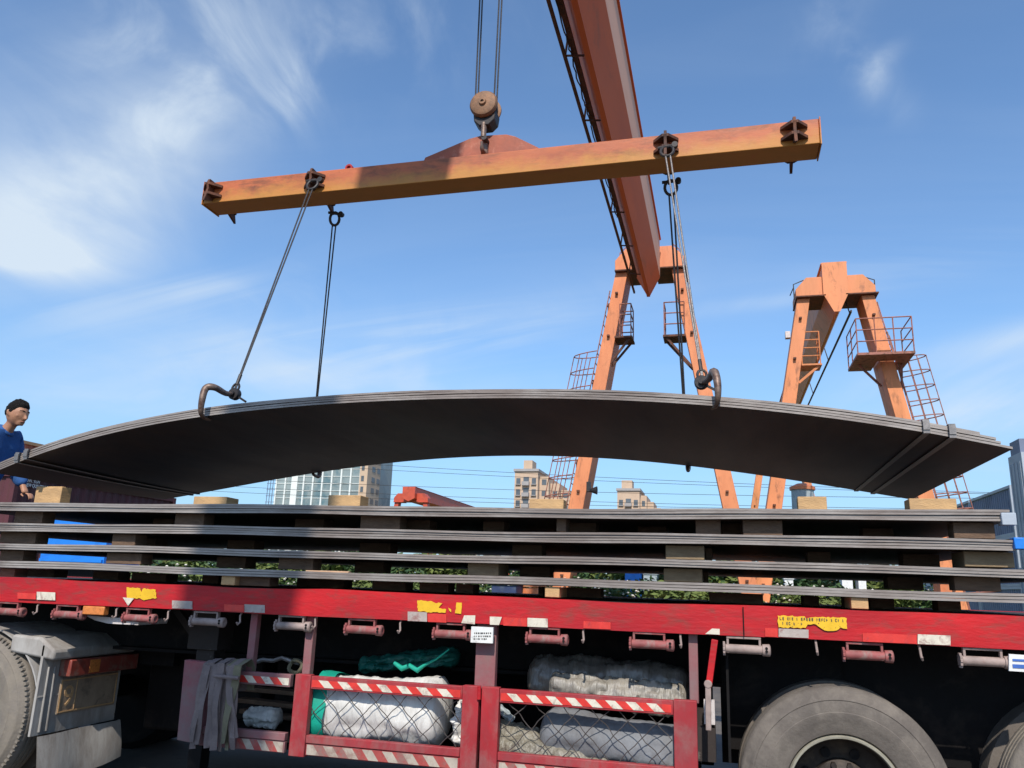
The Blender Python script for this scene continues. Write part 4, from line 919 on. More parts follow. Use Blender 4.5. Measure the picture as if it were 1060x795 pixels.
def wheel(parent, X, Y0, Zc, Rr, mt, rim_mt, edge_mt, wide=.28, rot=0, lugs=0):
    """a wheel with its tyre and dished rim; Y0 is the outer face"""
    s = Rr/.53; t = MB()
    prof = [(.292, .045), (.300, .022), (.33, .010), (.365, .004), (.37, .0015), (.405, .0), (.409, .0035), (.44, .004), (.463, .010), (.468, .007), (.478, .012), (.481, .017), (.500, .028), (.506, .036), (.515, .042), (.527, .058), (.53, .075)]
    for y in (.10, .14, .18): prof += [(.53, y-.008), (.515, y-.006), (.515, y+.006), (.53, y+.008)]
    prof += [(.53, wide-.065), (.52, wide-.045), (.47, wide-.008), (.40, wide), (.30, wide-.02), (.292, wide-.04)]
    prof = [(r*s, h) for r, h in prof]
    t.lathe(prof, (X, Y0, Zc), 'y', 72)
    for k in range(lugs):       # shoulder lugs
        a = 2*PI*k/lugs+rot; c = Vector((X+math.cos(a)*.514*s, Y0+.030, Zc+math.sin(a)*.514*s))
        t.box(c.x-.010, c.x+.010, c.y-.006, c.y+.03, c.z-.008, c.z+.008, rot=Matrix.Rotation(-a, 3, 'Y'))
    w_ = t.build('wheel', mt, parent, smooth=40)
    e = MB(); e.lathe([(.268*s, .05), (.274*s, .026), (.284*s, .024), (.291*s, .034), (.291*s, .046)], (X, Y0, Zc), 'y', 72); e.build('rim_edge', edge_mt, w_)
    r = MB(); r.lathe([(.270*s, .05), (.262*s, .06), (.248*s, .16), (.225*s, .175), (.155*s, .185), (.15*s, .15), (.11*s, .12), (.105*s, .05), (.085*s, .03), (0, .03)], (X, Y0, Zc), 'y', 48)
    for k in range(10):
        a = 2*PI*k/10; r.disc((X+.13*s*math.cos(a), Y0+.11, Zc+.13*s*math.sin(a)), .016, .05, 'y', 6)
    r.build('rim', rim_mt, w_)
    v = MB()
    for k in range(8):
        a = 2*PI*(k+.5)/8; v.disc((X+.192*s*math.cos(a), Y0+.165, Zc+.192*s*math.sin(a)), .026, .012, 'y', 12)
    v.build('hand_hole', M_CHASSIS, w_)
    return w_
wheel(tr, TXW[0], 4.80, TZ, TR, M_TYRE, M_RIM, M_RIMEDGE)
wheel(tr, TXW[1], 4.80, TZ, TR, M_TYREOLD, M_RIM, M_RIMEDGE)
for X in TXW: 
    t = MB(); t.lathe([(.3, 5.13), (.47, 5.12), (.53, 5.16), (.53, 5.33), (.47, 5.38), (.3, 5.37), (.3, 5.13)], (X, 0, TZ), 'y', 48); t.build('inner_tyre', M_TYRE, tr)

# ------------------------------------------------------------------ tractor at left
tc_ = empty('semi_tractor', (-5.2, 5.6, 0))
tag(tc_, 'dusty tractor unit at far left, only its rear wheel and grey mudguard in view', 'truck')
TWX = -5.21
wheel(tc_, TWX, 4.84, .545, .545, M_TYREOLD, M_FENDER, M_RIM, lugs=96)
t = MB(); t.lathe([(.3, 5.18), (.49, 5.17), (.545, 5.2), (.545, 5.40), (.49, 5.44), (.3, 5.42), (.3, 5.18)], (TWX, 0, .545), 'y', 48); t.build('inner_tyre', M_TYRE, tc_)
m = MB()
for yy in (5.75, 6.3): m.box(-9, -4.2, yy, yy+.09, .82, 1.05)
m.build('chassis_rail', M_CHASSIS, tc_)
m = MB(); m.lathe([(0, 0), (.5, 0), (.52, .05), (.5, .09), (0, .09)], (-5.3, 6.05, 1.06), 'z', 32); m.build('fifth_wheel', M_CHASSIS, tc_)
m = MB(); m.tube([(TWX, 4.95, .545), (TWX, 7.1, .545)], .09, 14); m.build('axle', M_CHASSIS, tc_)
t = MB(); t.lathe([(0, 6.55), (.49, 6.55), (.545, 6.6), (.545, 6.85), (.49, 6.9), (.49, 6.92), (.545, 6.95), (.545, 7.15), (.49, 7.2), (0, 7.18)], (TWX, 0, .545), 'y', 48); t.build('far_wheel', M_CHASSIS, tc_)
m = MB(); m.box(-4.62, -4.60, 6.45, 7.2, .25, 1.12); m.build('far_mud_flap', M_CHASSIS, tc_)
# curved mudguard over the wheel, open to the outside
FXR = -4.60
m = MB(); n = 20; vs = []; rr0 = .615
for i in range(n+1):
    a = R(150-138*i/n); 
    for yy in (4.87, 5.62):
        for r_ in (rr0, rr0+.012): vs.append((TWX+r_*math.cos(a)*1.0, yy, .545+r_*math.sin(a)*.93))
fs = []
for i in range(n):
    a = i*4; b_ = a+4
    fs += [(a, b_, b_+1, a+1), (a+2, a+3, b_+3, b_+2), (a, a+2, b_+2, b_), (a+1, b_+1, b_+3, a+3)]
m.add(vs, fs); m.build('mudguard', M_FENDER, tc_, smooth=40)
PX = FXR
def fp(px, py, dx=0): 
    v = atx(px, py, PX+dx); return v
m = MB(); zt_ = fp(45, 668).z; zl_ = fp(60, 757).z
m.box(PX-.02, PX, 4.86, 5.66, zl_, zt_); pass
for k in range(2): m.tube([(PX+.0, 4.93+.06*k, zl_+.02), (PX+.002, 4.925+.055*k, zt_-.15)], [.012, .007], 8)
rp = m.build('rear_panel', M_FENDER, tc_, bevel=.006)
# rounded corner housing above the lamp
m = MB(); poly = [(PX-.30, 4.86, zt_+.06), (PX-.05, 4.86, zt_+.05), (PX+.085, 4.86, zt_-.03), (PX+.085, 4.86, zt_-.10), (PX-.30, 4.86, zt_-.06)]
m.prism(poly, (0, .83, 0)); m.build('lamp_housing', M_FENDER, tc_, bevel=.018)
m = MB(); yb = fp(100, 700).y
z1_ = zt_-.105; z0_ = z1_-.115
m.box(PX+.001, PX+.10, 5.02, 5.72, z0_, z1_); ta = m.build('tail_lamp', M_LAMPRED, tc_, bevel=.008)
m = MB(); m.box(PX+.101, PX+.104, 5.20, 5.30, z0_+.012, z1_-.012); m.build('amber_section', M_LAMPAMB, ta)
m = MB(); zn1 = z0_-.02; zn0 = zn1-.24; m.box(PX+.002, PX+.012, 5.05, 5.62, zn0, zn1); npl = m.build('number_plate', M_NUMPLATE, tc_, bevel=.003)
m = MB(); 
for (ya, yb_, za_, zb_) in ((5.055, 5.065, zn0+.01, zn1-.01), (5.605, 5.615, zn0+.01, zn1-.01), (5.066, 5.604, zn0+.01, zn0+.018), (5.066, 5.604, zn1-.018, zn1-.01), (5.20, 5.206, zn0+.02, zn1-.02)): m.box(PX+.0125, PX+.016, ya, yb_, za_, zb_)
m.build('plate_border', M_WOOD, npl)
fc_ = bpy.data.curves.new('digit', 'FONT'); fc_.body = '9'; fc_.size = .2; fc_.extrude = .002
fo = bpy.data.objects.new('digit', fc_); COL.objects.link(fo); bpy.context.view_layer.update()
dgm = bpy.data.meshes.new_from_object(fo.evaluated_get(bpy.context.evaluated_depsgraph_get())); bpy.data.objects.remove(fo)
m = MB(); vv = [(PX+.0145+v.co.z, 5.085+v.co.x, zn0+.05+v.co.y) for v in dgm.vertices]; m.add(vv, [tuple(p.vertices) for p in dgm.polygons]); m.build('stamped_digit', M_WOOD, npl, smooth=0)
m = MB(); n = 10; vs = []
for i in range(n+1):
    t_ = i/n
    for j in range(9):
        yy = 4.90+.80*j/8; vs.append((PX+.02+.05*math.sin(t_*1.5)+.012*math.sin(j*1.2), yy, zl_-.003-t_*(.36-.10*j/8)))
fs = [(i*9+j, i*9+j+1, (i+1)*9+j+1, (i+1)*9+j) for i in range(n) for j in range(8)]
o_ = len(vs); vs2 = [(x+.008, y, z) for x, y, z in vs]
fs2 = [tuple(i+o_ for i in reversed(f)) for f in fs]
m.add(vs+vs2, fs+fs2); m.build('mud_flap', M_FENDER, tc_, smooth=60)

# ------------------------------------------------------------------ bags and straps in the rack
def roll(name, label, cat, c0, c1, r, mt, wr=.02, seed=0, flat=.9, n=40, ends=.5, sc2=7, group='sacks and rolled sheets in the rack'):
    """a stuffed sack or rolled sheet lying from c0 to c1: wrinkled, gathered towards its ends"""
    c0 = Vector(c0); c1 = Vector(c1); d = (c1-c0); Ln = d.length; d.normalize(); a = Vector((0, 0, 1)); a = (a-d*a.dot(d)).normalized(); b_ = d.cross(a)
    m = MB(); N = 96; vs = []
    for i in range(N+1):
        t = i/N; e = min(t, 1-t)*Ln; env = min(1, (e/(r*ends))) if e < r*ends else 1
        rr = r*math.sqrt(max(0, 1-(1-env)**2))*.98+.004
        for k in range(n):
            q = 2*PI*k/n; p = Vector((t*Ln*sc2*.5+seed, math.cos(q)*1.4, math.sin(q)*1.4))
            dd = mnoise.fractal(p*1.1, .8, 2.1, 5)*wr*2+mnoise.noise(Vector((t*Ln*sc2*2.6+seed, q*.7, 3)))*wr*.8 - abs(mnoise.noise(Vector((t*Ln*9+seed, q*1.6+t*3, seed))))*wr*1.2
            dd -= abs(mnoise.noise(Vector((t*Ln*21+seed*2, q*.9-t*4, seed))))*wr*1.3; R2 = rr+dd*min(1, env+.3); vs.append(c0+d*(t*Ln)+a*math.sin(q)*R2*flat+b_*math.cos(q)*R2)
    fs = [(i*n+k, i*n+(k+1) % n, (i+1)*n+(k+1) % n, (i+1)*n+k) for i in range(N) for k in range(n)]+[tuple(range(n)), tuple(range(N*n, N*n+n))]
    m.add(vs, fs); o = m.build(name, mt, loc=(c0+c1)/2-Vector((0, 0, r*flat)), smooth=70); tag(o, label, cat, group); return o
za = FZ
def gy(px, py, Y): return at(px, py, Y)
c0 = gy(326, 742, 5.12); c1 = gy(470, 738, 5.12); rS = .215
sk = roll('sack', 'fat white woven sack with a green band, behind the middle wire mesh', 'sack', (c0.x, 5.025, FZ+rS*.95-.015), (c1.x, 5.025, FZ+rS*.95+.02), rS, M_SACK, .011, 1, .98, ends=.35, sc2=4)
m = MB(); Lx = c1.x-c0.x; xg = gx(345, 740)+.12; n = 40
for i in range(n):
    pass
vs = []
for i in range(5):
    for k in range(n):
        q = 2*PI*k/n; xx = c0.x+.10+.03*i+.012*math.sin(q*3); r_ = rS+.012+.006*math.sin(q*5+i)
        vs.append((xx, 5.025+math.cos(q)*r_, FZ+rS*.95-.01+math.sin(q)*r_*.98))
m.add(vs, [(i*n+k, i*n+(k+1) % n, (i+1)*n+(k+1) % n, (i+1)*n+k) for i in range(4) for k in range(n)])
m.build('green_band', M_GREENBAND, sk, smooth=60)
c = gy(424, 684, 5.3)
roll('green_sheet', 'crumpled dark green sheet lying on top of the white sack', 'plastic sheet', (c.x-.36, 5.30, FZ+rS*2+.0), (c.x+.34, 5.33, FZ+rS*2+.11), .09, M_GREENDK, .02, 5, .6)
# loose tongue of green sheet in the sun on the sack
m = MB(); pts = [gy(x, y, 5.02) for x, y in ((408, 686), (416, 692), (424, 689), (432, 694), (440, 688), (452, 682), (465, 672))]
m.tube(pts, [.012, .018, .015, .017, .010, .007, .005], 7); o = m.build('cord', M_GREENBAND, loc=pts[0], smooth=60); tag(o, 'knotted green cord lying in the sun on the white sack', 'cord')
c0 = gy(548, 700, 5.25); c1 = gy(712, 716, 5.25)
roll('tarpaulin_roll', 'rolled tarpaulin high in the rack, the shade over it put into dark colour', 'tarpaulin', (c0.x, 5.22, c0.z+.0), (c1.x+.02, 5.22, c0.z-.02), .155, M_TARPSHADE, .013, 9, .95)
c0 = gy(590, 712, 5.08); c1 = gy(708, 722, 5.08)
roll('tarpaulin_lit_part', 'sunlit lower front of the tarpaulin roll, added with the light in its colour', 'plastic sheet', (c0.x-.12, 5.05, c0.z+.01), (c1.x+.02, 5.06, c0.z-.03), .10, M_TARPSUN, .016, 14, .9, sc2=9)  # added piece: the sunlit part of the one roll, light painted in
c0 = gy(562, 756, 5.05); c1 = gy(703, 768, 5.05)
roll('tarpaulin_roll', 'smooth blue grey rolled tarpaulin behind the mesh of the right side guard', 'tarpaulin', (c0.x, 4.99, c0.z-.0), (c1.x+.05, 4.99, c0.z-.045), .15, M_GREYTARP, .008, 21, .95, sc2=4)
c0 = gy(508, 768, 4.98); c1 = gy(600, 790, 4.98)
roll('plastic_bundle', 'olive grey crumpled plastic bundle below the blue grey tarpaulin roll', 'plastic sheet', (c0.x-.03, 4.97, c0.z+.03), (c1.x+.2, 4.93, c1.z-.05), .15, M_OLIVE, .018, 33, .8, sc2=7)
c0 = gy(478, 742, 4.95)
roll('paper_bag', 'small crumpled white bag squeezed between sack and centre guard post', 'bag', (c0.x, 4.98, FZ+.05), (c0.x+.03, 4.98, FZ+.34), .085, M_SACK, .02, 40, .8, sc2=9)
c0 = gy(522, 741, 4.95)
roll('plastic_bottle', 'small pale bottle tucked in behind the right guard, on the olive bundle', 'bottle', c0+Vector((-.05, .02, .045)), c0+Vector((.05, .03, -.03)), .03, M_GREYPL, .006, 44, .9)
c0 = gy(254, 749, 5.2); c1 = gy(290, 749, 5.2)
roll('sack', 'small bluish white bag on the rack floor behind the open left guard section', 'sack', (c0.x, 5.2, FZ+.075), (c1.x, 5.2, FZ+.075), .075, M_SACK, .012, 50, .8)
roll('sack', 'small grey bag in shade right of the bluish white bag', 'sack', (gx(297, 752)+.1, 5.3, FZ+.07), (gx(297, 752)+.35, 5.3, FZ+.07), .075, M_GREYTARP, .012, 57, .8)
for k, (pa, pb, th, lab) in enumerate((((250, 712), (308, 725), .03, 'upper'), ((250, 724), (308, 736), .03, 'middle'), ((252, 735), (308, 746), .03, 'lower'))):
    a = gy(*pa, 5.5); b_ = gy(*pb, 5.5); m = MB(); m.bar(a, (b_.x+.1, 5.45, a.z-.01*k), .1, th, (0, 0, 1)); tag(m.build('timber_plank', M_WOODOLD, loc=a, bevel=.004), '%s of three old planks lying in the rack behind the open left guard' % lab, 'plank', 'planks in the rack')
# odds and ends on the rack edge above the guard
m = MB(); pts = [gy(x, y, 5.0) for x, y in ((262, 686), (272, 683), (283, 684), (292, 681), (300, 684), (310, 687))]; m.tube(pts, .014, 7); tag(m.build('rope_coil', M_BAND, loc=pts[0]), 'loose pale rope end lying behind the top bar of the left guard', 'rope')
c = gy(306, 690, 4.98); m = MB(); m.tube([c+Vector((.045*math.cos(q), .01*math.sin(q*3), .04*math.sin(q))) for q in [2*PI*k/20 for k in range(20)]], .013, 7, True); m.tube([c+Vector((.06+.03*math.cos(q*1.7), .02, -.01+.03*math.sin(q))) for q in [2*PI*k/14 for k in range(18)]], .010, 7); tag(m.build('rope_knot', M_STRAPOLIVE, loc=c), 'knot of pale rope tied round the guard post at left', 'rope')
# webbing straps draped over the left guard bar
sb = empty('strap_bundle', (gx(225, 690), GY-.05, ZT))
tag(sb, 'bundle of grey webbing straps draped over the left side guard bar', 'straps')
rs = random.Random(21)
tops_ = [(213, 687), (219, 686), (224, 688), (229, 686.5), (234, 687), (239, 688), (243, 688), (247, 689), (216, 689), (231, 690), (238, 690)]
bots_ = [(199, 775), (204, 771), (213, 774), (222, 777), (228, 778), (236, 777), (240, 776), (231, 770), (197, 768), (219, 772), (243, 764)]
for i, (a, b_) in enumerate(zip(tops_, bots_)):
    yo = GY-.028-.011*(i % 4)-.002*i; A = at(*a, yo); B = at(*b_, yo-.01); wd = rs.uniform(.034, .055); ph = rs.uniform(0, 6)
    m = MB(); vs = []; N = 22; path = []
    path.append((Vector((A.x+.01, GY+.075, A.z-.16)), 0)); path.append((Vector((A.x+.005, GY+.068, A.z-.02)), 0)); path.append((Vector((A.x, GY+.03, A.z+.018+.002*i)), 0))
    for k in range(N+1):
        t = k/N; p = A.lerp(B, t); p.x += .02*math.sin(t*3+ph)*t+.012*math.sin(t*7+ph)*t; p.y -= .012*math.sin(t*PI)+.006*math.sin(t*9+ph); path.append((p, t))
    for p, t in path:
        tw = (.7*math.sin(ph+t*3.5))*t; sx = Vector((math.cos(tw), math.sin(tw)*.6, .08)).normalized()*wd/2*(1-.12*t); nrm = Vector((-math.sin(tw)*.6, -math.cos(tw), 0)).normalized()*.003
        vs += [p-sx-nrm, p+sx-nrm, p+sx+nrm, p-sx+nrm]
    K = len(path); fs = []
    for k in range(K-1):
        q = k*4; r_ = q+4
        for c in range(4): fs.append((q+c, q+(c+1) % 4, r_+(c+1) % 4, r_+c))
    fs += [(0, 1, 2, 3), ((K-1)*4+3, (K-1)*4+2, (K-1)*4+1, (K-1)*4)]
    m.add(vs, fs); m.build('strap', M_STRAPOLIVE if i in (5, 7) else M_STRAP, sb, smooth=40)
m = MB(); a = at(222, 700, GY-.10); b_ = at(247, 702, GY-.10); m.tube([a, a.lerp(b_, .5)+Vector((0, -.02, .004)), b_], .012, 7); m.build('tie', M_STRAP, sb)

# ------------------------------------------------------------------ the worker
def skin(nodes, edges, sub=2, root=0):
    me = bpy.data.meshes.new('tmp'); me.from_pydata([n[0] for n in nodes], edges, []); o = bpy.data.objects.new('tmp', me); COL.objects.link(o)
    o.modifiers.new('skin', 'SKIN'); 
    sv = me.skin_vertices[0].data if me.skin_vertices else None
    if sv is None:
        bm = bmesh.new(); bm.from_mesh(me); bm.verts.layers.skin.verify(); bm.to_mesh(me); bm.free(); sv = me.skin_vertices[0].data
    for i, n in enumerate(nodes):
        r_ = n[1] if isinstance(n[1], tuple) else (n[1], n[1]); sv[i].radius = r_; sv[i].use_root = (i == root)
    s2 = o.modifiers.new('sub', 'SUBSURF'); s2.levels = sub; s2.render_levels = sub
    bpy.context.view_layer.update()
    r_ = bpy.data.meshes.new_from_object(o.evaluated_get(bpy.context.evaluated_depsgraph_get()))
    bpy.data.objects.remove(o); return r_
def addmesh(mb, me, mi=None): mb.add([v.co.copy() for v in me.vertices], [tuple(p.vertices) for p in me.polygons], mi)
def remesh(mb, vox):
    me = bpy.data.meshes.new('tmp'); me.from_pydata([Vector(v) for v in mb.v], [], mb.f)
    bm = bmesh.new(); bm.from_mesh(me); bmesh.ops.recalc_face_normals(bm, faces=bm.faces); bm.to_mesh(me); bm.free()
    o = bpy.data.objects.new('tmp', me); COL.objects.link(o); r_ = o.modifiers.new('r', 'REMESH'); r_.mode = 'VOXEL'; r_.voxel_size = vox
    s = o.modifiers.new('s', 'SMOOTH'); s.iterations = 2; s.factor = .4
    bpy.context.view_layer.update(); out = bpy.data.meshes.new_from_object(o.evaluated_get(bpy.context.evaluated_depsgraph_get())); bpy.data.objects.remove(o)
    q = MB(); addmesh(q, out); return q
HD = at(17.5, 428.5, 5.6)
Fd = Vector((1, .02, 0)).normalized(); Up = Vector((0, 0, 1)); Sd = Up.cross(Fd)     # Sd = his left
DECKZ = ZR1
def J(base, f=0, s=0, u=0): return base+Fd*f+Sd*s+Up*u
Nk = J(HD, -.065, 0, -.125); Ch = J(Nk, -.11, 0, -.17); Wa = J(Nk, -.19, 0, -.40); Hp = J(Nk, -.24, 0, -.52)
pw = empty('person', (Hp.x, Hp.y, DECKZ))
tag(pw, 'man in a blue shirt standing behind the left end of the lifted plates', 'person')
nodes = [(Hp, (.10, .13)), (Wa, (.09, .12)), (Ch, (.085, .12)), (J(Nk, -.02, 0, -.03), (.055, .06)), (J(HD, -.03, 0, -.09), .044), (J(HD, -.01, 0, -.03), .06)]
edges = [(0, 1), (1, 2), (2, 3), (3, 4), (4, 5)]
armS = {}
for s in (1, -1):
    sh = J(Nk, -.07, .17*s, -.045); el = J(sh, .01, .05*s, -.27); wr = J(el, .15, -.03*s, -.19); pm = J(wr, .045, -.01*s, -.055)
    armS[s] = (sh, el, wr, pm); b0 = len(nodes); nodes += [(sh, .03), (el, .028), (wr, .027), (pm, (.02, .036))]; edges += [(2, b0), (b0, b0+1), (b0+1, b0+2), (b0+2, b0+3)]
    hip = J(Hp, .02, .095*s, -.06); kn = J(hip, .13, .02*s, -.36); an = J(hip, -.03, .02*s, 0); an.z = DECKZ+.10; to = J(an, .14, 0, 0); to.z = DECKZ+.045
    b0 = len(nodes); nodes += [(hip, .092), (kn, .062), (an, .043), (to, (.03, .045))]; edges += [(0, b0), (b0, b0+1), (b0+1, b0+2), (b0+2, b0+3)]
    armS[s] += (hip, kn, an, to)
body = MB(); addmesh(body, skin(nodes, edges))
for s in (1, -1):          # fingers closing over the plate edge, thumb from the side of the palm
    pm = armS[s][3]
    for k in range(4):
        o_ = (k-1.5)*.019; L_ = (.062, .072, .068, .054)[k]; a = J(pm, .02, o_, .002); b1_ = J(a, L_*.5, 0, -.008); c1_ = J(b1_, L_*.3, 0, -.026); d1_ = J(c1_, L_*.05, 0, -.025)
        addmesh(body, skin([(a, .009), (b1_, .009), (c1_, .008), (d1_, .007)], [(0, 1), (1, 2), (2, 3)], 1))
    a = J(pm, -.02, -.026*s, -.004); b1_ = J(a, .03, -.026*s, -.012); c1_ = J(b1_, .03, -.004*s, -.016); addmesh(body, skin([(a, .011), (b1_, .010), (c1_, .008)], [(0, 1), (1, 2)], 1))
# head: turned to the plates, chin down
Hf = (Fd*.97+Up*-.18).normalized(); Hs = Sd.copy(); Hu = Hf.cross(Hs).normalized()
if Hu.z < 0: Hu = -Hu
def HP(f, s, u): return HD+Hf*f+Hs*s+Hu*u
def hpt(f, s, u, k=1):
    wj = 1-.16*max(0, -u-.15)**1.2-.08*max(0, f)*max(0, -u); fj = 1-.14*max(0, -f)*max(0, -u)*2
    return HP((f*.096*fj+.005)*k, s*.078*wj*k, u*.112*k)
def headmesh():
    m = MB(); nu, nv = 36, 24; vs = []
    for j in range(nv+1):
        th = PI*j/nv
        for i in range(nu):
            ph = 2*PI*i/nu; vs.append(hpt(math.sin(th)*math.cos(ph), math.sin(th)*math.sin(ph), math.cos(th)))
    fs = [(j*nu+i, j*nu+(i+1) % nu, (j+1)*nu+(i+1) % nu, (j+1)*nu+i) for j in range(nv) for i in range(nu)]
    m.add(vs, fs); return m
hm = headmesh(); body.add(hm.v, hm.f)
body.tube([HP(.045, 0, -.03), HP(.060, 0, -.07), HP(.060, 0, -.095)], [.045, .040, .030], 12)        # mouth and chin
body.tube([HP(.09, 0, .012), HP(.106, 0, -.012), HP(.114, 0, -.026), HP(.098, 0, -.034)], [.008, .011, .015, .009], 8)      # nose
for s in (1, -1):
    body.tube([HP(.093, .004*s, -.03), HP(.094, .016*s, -.032)], [.010, .007], 6)
    body.tube([HP(.087, .012*s, .030), HP(.084, .034*s, .032), HP(.068, .055*s, .026)], [.008, .009, .007], 6)       # brow
    body.tube([HP(.070, .045*s, -.014), HP(.055, .058*s, -.012)], [.014, .012], 8)                             # cheek
    body.tube([HP(-.002, .074*s, .022), HP(-.016, .082*s, .012), HP(-.012, .081*s, -.012), HP(.0, .074*s, -.03)], [.010, .015, .014, .009], 8)  # ear
bo_ = remesh(body, .0075).build('body', M_SKIN, pw, smooth=80)
e_ = MB()
for s in (1, -1): e_.lathe([(0, -.0055), (.007, -.004), (.011, 0), (.007, .004), (0, .0055)], HP(.0795, .031*s, .012), 'z', 10)
e_.build('eyes', M_EYE, pw, smooth=80)
e_ = MB(); e_.tube([HP(.088, -.024, -.062), HP(.098, -.01, -.058), HP(.098, .01, -.058), HP(.088, .024, -.062)], [.003, .0055, .0055, .003], 6); e_.build('lips', M_LIP, pw)
e_ = MB()
for s in (1, -1): e_.tube([HP(.095, .014*s, .033), HP(.090, .034*s, .037), HP(.074, .054*s, .031)], [.0035, .004, .0028], 6)
e_.build('eyebrows', M_HAIR, pw)
h_ = MB(); nu, nv = 72, 40; vs = []; keep = {}
for j in range(nv+1):
    th = PI*j/nv
    for i in range(nu):
        ph = 2*PI*i/nu; f = math.sin(th)*math.cos(ph); s = math.sin(th)*math.sin(ph); u = math.cos(th)
        line = .50 if f > .55 else (.50-(.55-f)*1.05 if f > .0 else -.08-.40*min(1, -f)*1.0)
        edge = max(0, min(1, (u-line)*5)); k = .955+.17*edge+(.08*mnoise.noise(Vector((f*6, s*6, u*6)))+.05*mnoise.noise(Vector((f*17, s*17, u*9))))*edge+.06*max(0, u)*edge
        vs.append(hpt(f, s, u, k))
fs = [(j*nu+i, j*nu+(i+1) % nu, (j+1)*nu+(i+1) % nu, (j+1)*nu+i) for j in range(nv) for i in range(nu)]
h_.add(vs, fs); h_.build('hair', M_HAIR, pw, smooth=60)
# clothes
sn = [(J(Hp, 0, 0, .02), (.145, .18)), (Wa, (.145, .18)), (Ch, (.15, .195)), (J(Nk, -.028, 0, -.035), (.09, .11)), (J(Nk, .0, 0, .015), (.062, .068))]
se = [(0, 1), (1, 2), (2, 3), (3, 4)]
for s in (1, -1):
    sh, el, wr, pm = armS[s][:4]; b0 = len(sn); sn += [(J(sh, 0, -.012*s, -.01), .088), (el, .074), (el.lerp(wr, .93), .054)]; se += [(2, b0), (b0, b0+1), (b0+1, b0+2)]
sm_ = skin(sn, se, 3); m = MB(); addmesh(m, sm_)
m.v = [tuple(Vector(v)+Vector((mnoise.noise(Vector(v)*9), mnoise.noise(Vector(v)*9+Vector((5, 0, 0))), mnoise.noise(Vector(v)*11+Vector((0, 7, 0)))))*.013) for v in m.v]
m.build('shirt', M_SHIRT, pw, smooth=80)
pn_ = [(J(Hp, 0, 0, .03), (.138, .168)), (J(Hp, 0, 0, -.05), (.135, .165))]; pe = [(0, 1)]
for s in (1, -1):
    hip, kn, an, to = armS[s][4:]; b0 = len(pn_); pn_ += [(J(hip, 0, 0, -.04), .108), (kn, .082), (J(an, 0, 0, .03), .068)]; pe += [(1, b0), (b0, b0+1), (b0+1, b0+2)]
m = MB(); addmesh(m, skin(pn_, pe, 2)); m.build('trousers', M_TROUSER, pw, smooth=80)
for s in (1, -1):
    an, to = armS[s][6:]; m = MB(); addmesh(m, skin([(J(an, -.05, 0, -.045), .052), (J(an, .05, 0, -.045), .052), (J(to, .04, 0, .005), (.042, .05))], [(0, 1), (1, 2)], 2)); m.build('shoe', M_TROUSER, pw, smooth=80)

# ------------------------------------------------------------------ background: containers, buildings, wires
def container(name, X0, X1, Y0, Y1, Z0, Z1, mt, label, group, side='x+', corr=.28, post=None):
    t = empty(name, ((X0+X1)/2, (Y0+Y1)/2, Z0)); tag(t, label, 'container', group)
    b = MB(); d = .035
    # corrugated long sides, plain ends
    def wall(a, c, nrm):
        a = Vector(a); c = Vector(c); Ln = (c-a).length; dr = (c-a).normalized(); nrm = Vector(nrm); n = max(4, int(Ln/corr)); P = []
        for i in range(n):
            for f_, o_ in ((0, 0), (.35, 0), (.5, -d), (.85, -d)): P.append(a+dr*Ln*(i+f_)/n+nrm*o_)
        P.append(c); vs = [p for p in P]+[p+Vector((0, 0, Z1-Z0-.1)) for p in P]; k = len(P)
        b.add(vs, [(i, i+1, k+i+1, k+i) for i in range(k-1)])
    zb = Z0+.05
    wall((X1, Y0, zb), (X1, Y1, zb), (1, 0, 0)); wall((X0, Y0, zb), (X0, Y1, zb), (-1, 0, 0)); wall((X0, Y0, zb), (X1, Y0, zb), (0, -1, 0)); wall((X0, Y1, zb), (X1, Y1, zb), (0, 1, 0))
    b.box(X0+.05, X1-.05, Y0+.05, Y1-.05, Z1-.06, Z1-.03); b.build('wall', mt, t, smooth=0)
    f = MB(); e = .06
    for x in (X0, X1):
        for y in (Y0, Y1): f.box(x-e, x+e, y-e, y+e, Z0, Z1)
    for z in (Z0+.06, Z1-.06):
        for x in (X0, X1): f.box(x-e*.9, x+e*.9, Y0+e, Y1-e, z-e, z+e)
        for y in (Y0, Y1): f.box(X0+e, X1-e, y-e*.9, y+e*.9, z-e, z+e)
    f.build('frame', post or mt, t)
    return t
r_ = at(20, 455, 25.0)
container('shipping_container', r_.x-2.4, r_.x, 25.0, 31, r_.z-2.6, r_.z, M_CONRED, 'rust red shipping container behind the man, topmost at left', 'containers at left', post=M_CONTAN)
container('shipping_container', r_.x-2.4, r_.x, 25.0, 31, r_.z-5.2, r_.z-2.61, M_CONMAR, 'dark container under the rust red one, mostly hidden by the maroon container', 'containers at left')
if r_.z > 5.4: container('shipping_container', r_.x-2.4, r_.x, 25.0, 31, 0, r_.z-5.21, M_CONMAR, 'lowest dark container under the rust red one, hidden by the maroon container', 'containers at left')
a = at(18, 488, 16.0)
cB = container('shipping_container', a.x-2.4, a.x, 16.0, 22, .0, a.z, M_CONMAR, 'dark maroon shipping container with white lettering beside the worker', 'containers at left')
b_ = at(70, 503, 26.2); c_ = atx(104, 510, b_.x)
container('shipping_container', b_.x-2.6, b_.x, 26.2, c_.y, .0, b_.z, M_CONTAN, 'low tan shipping container further back behind the maroon one', 'containers at left')
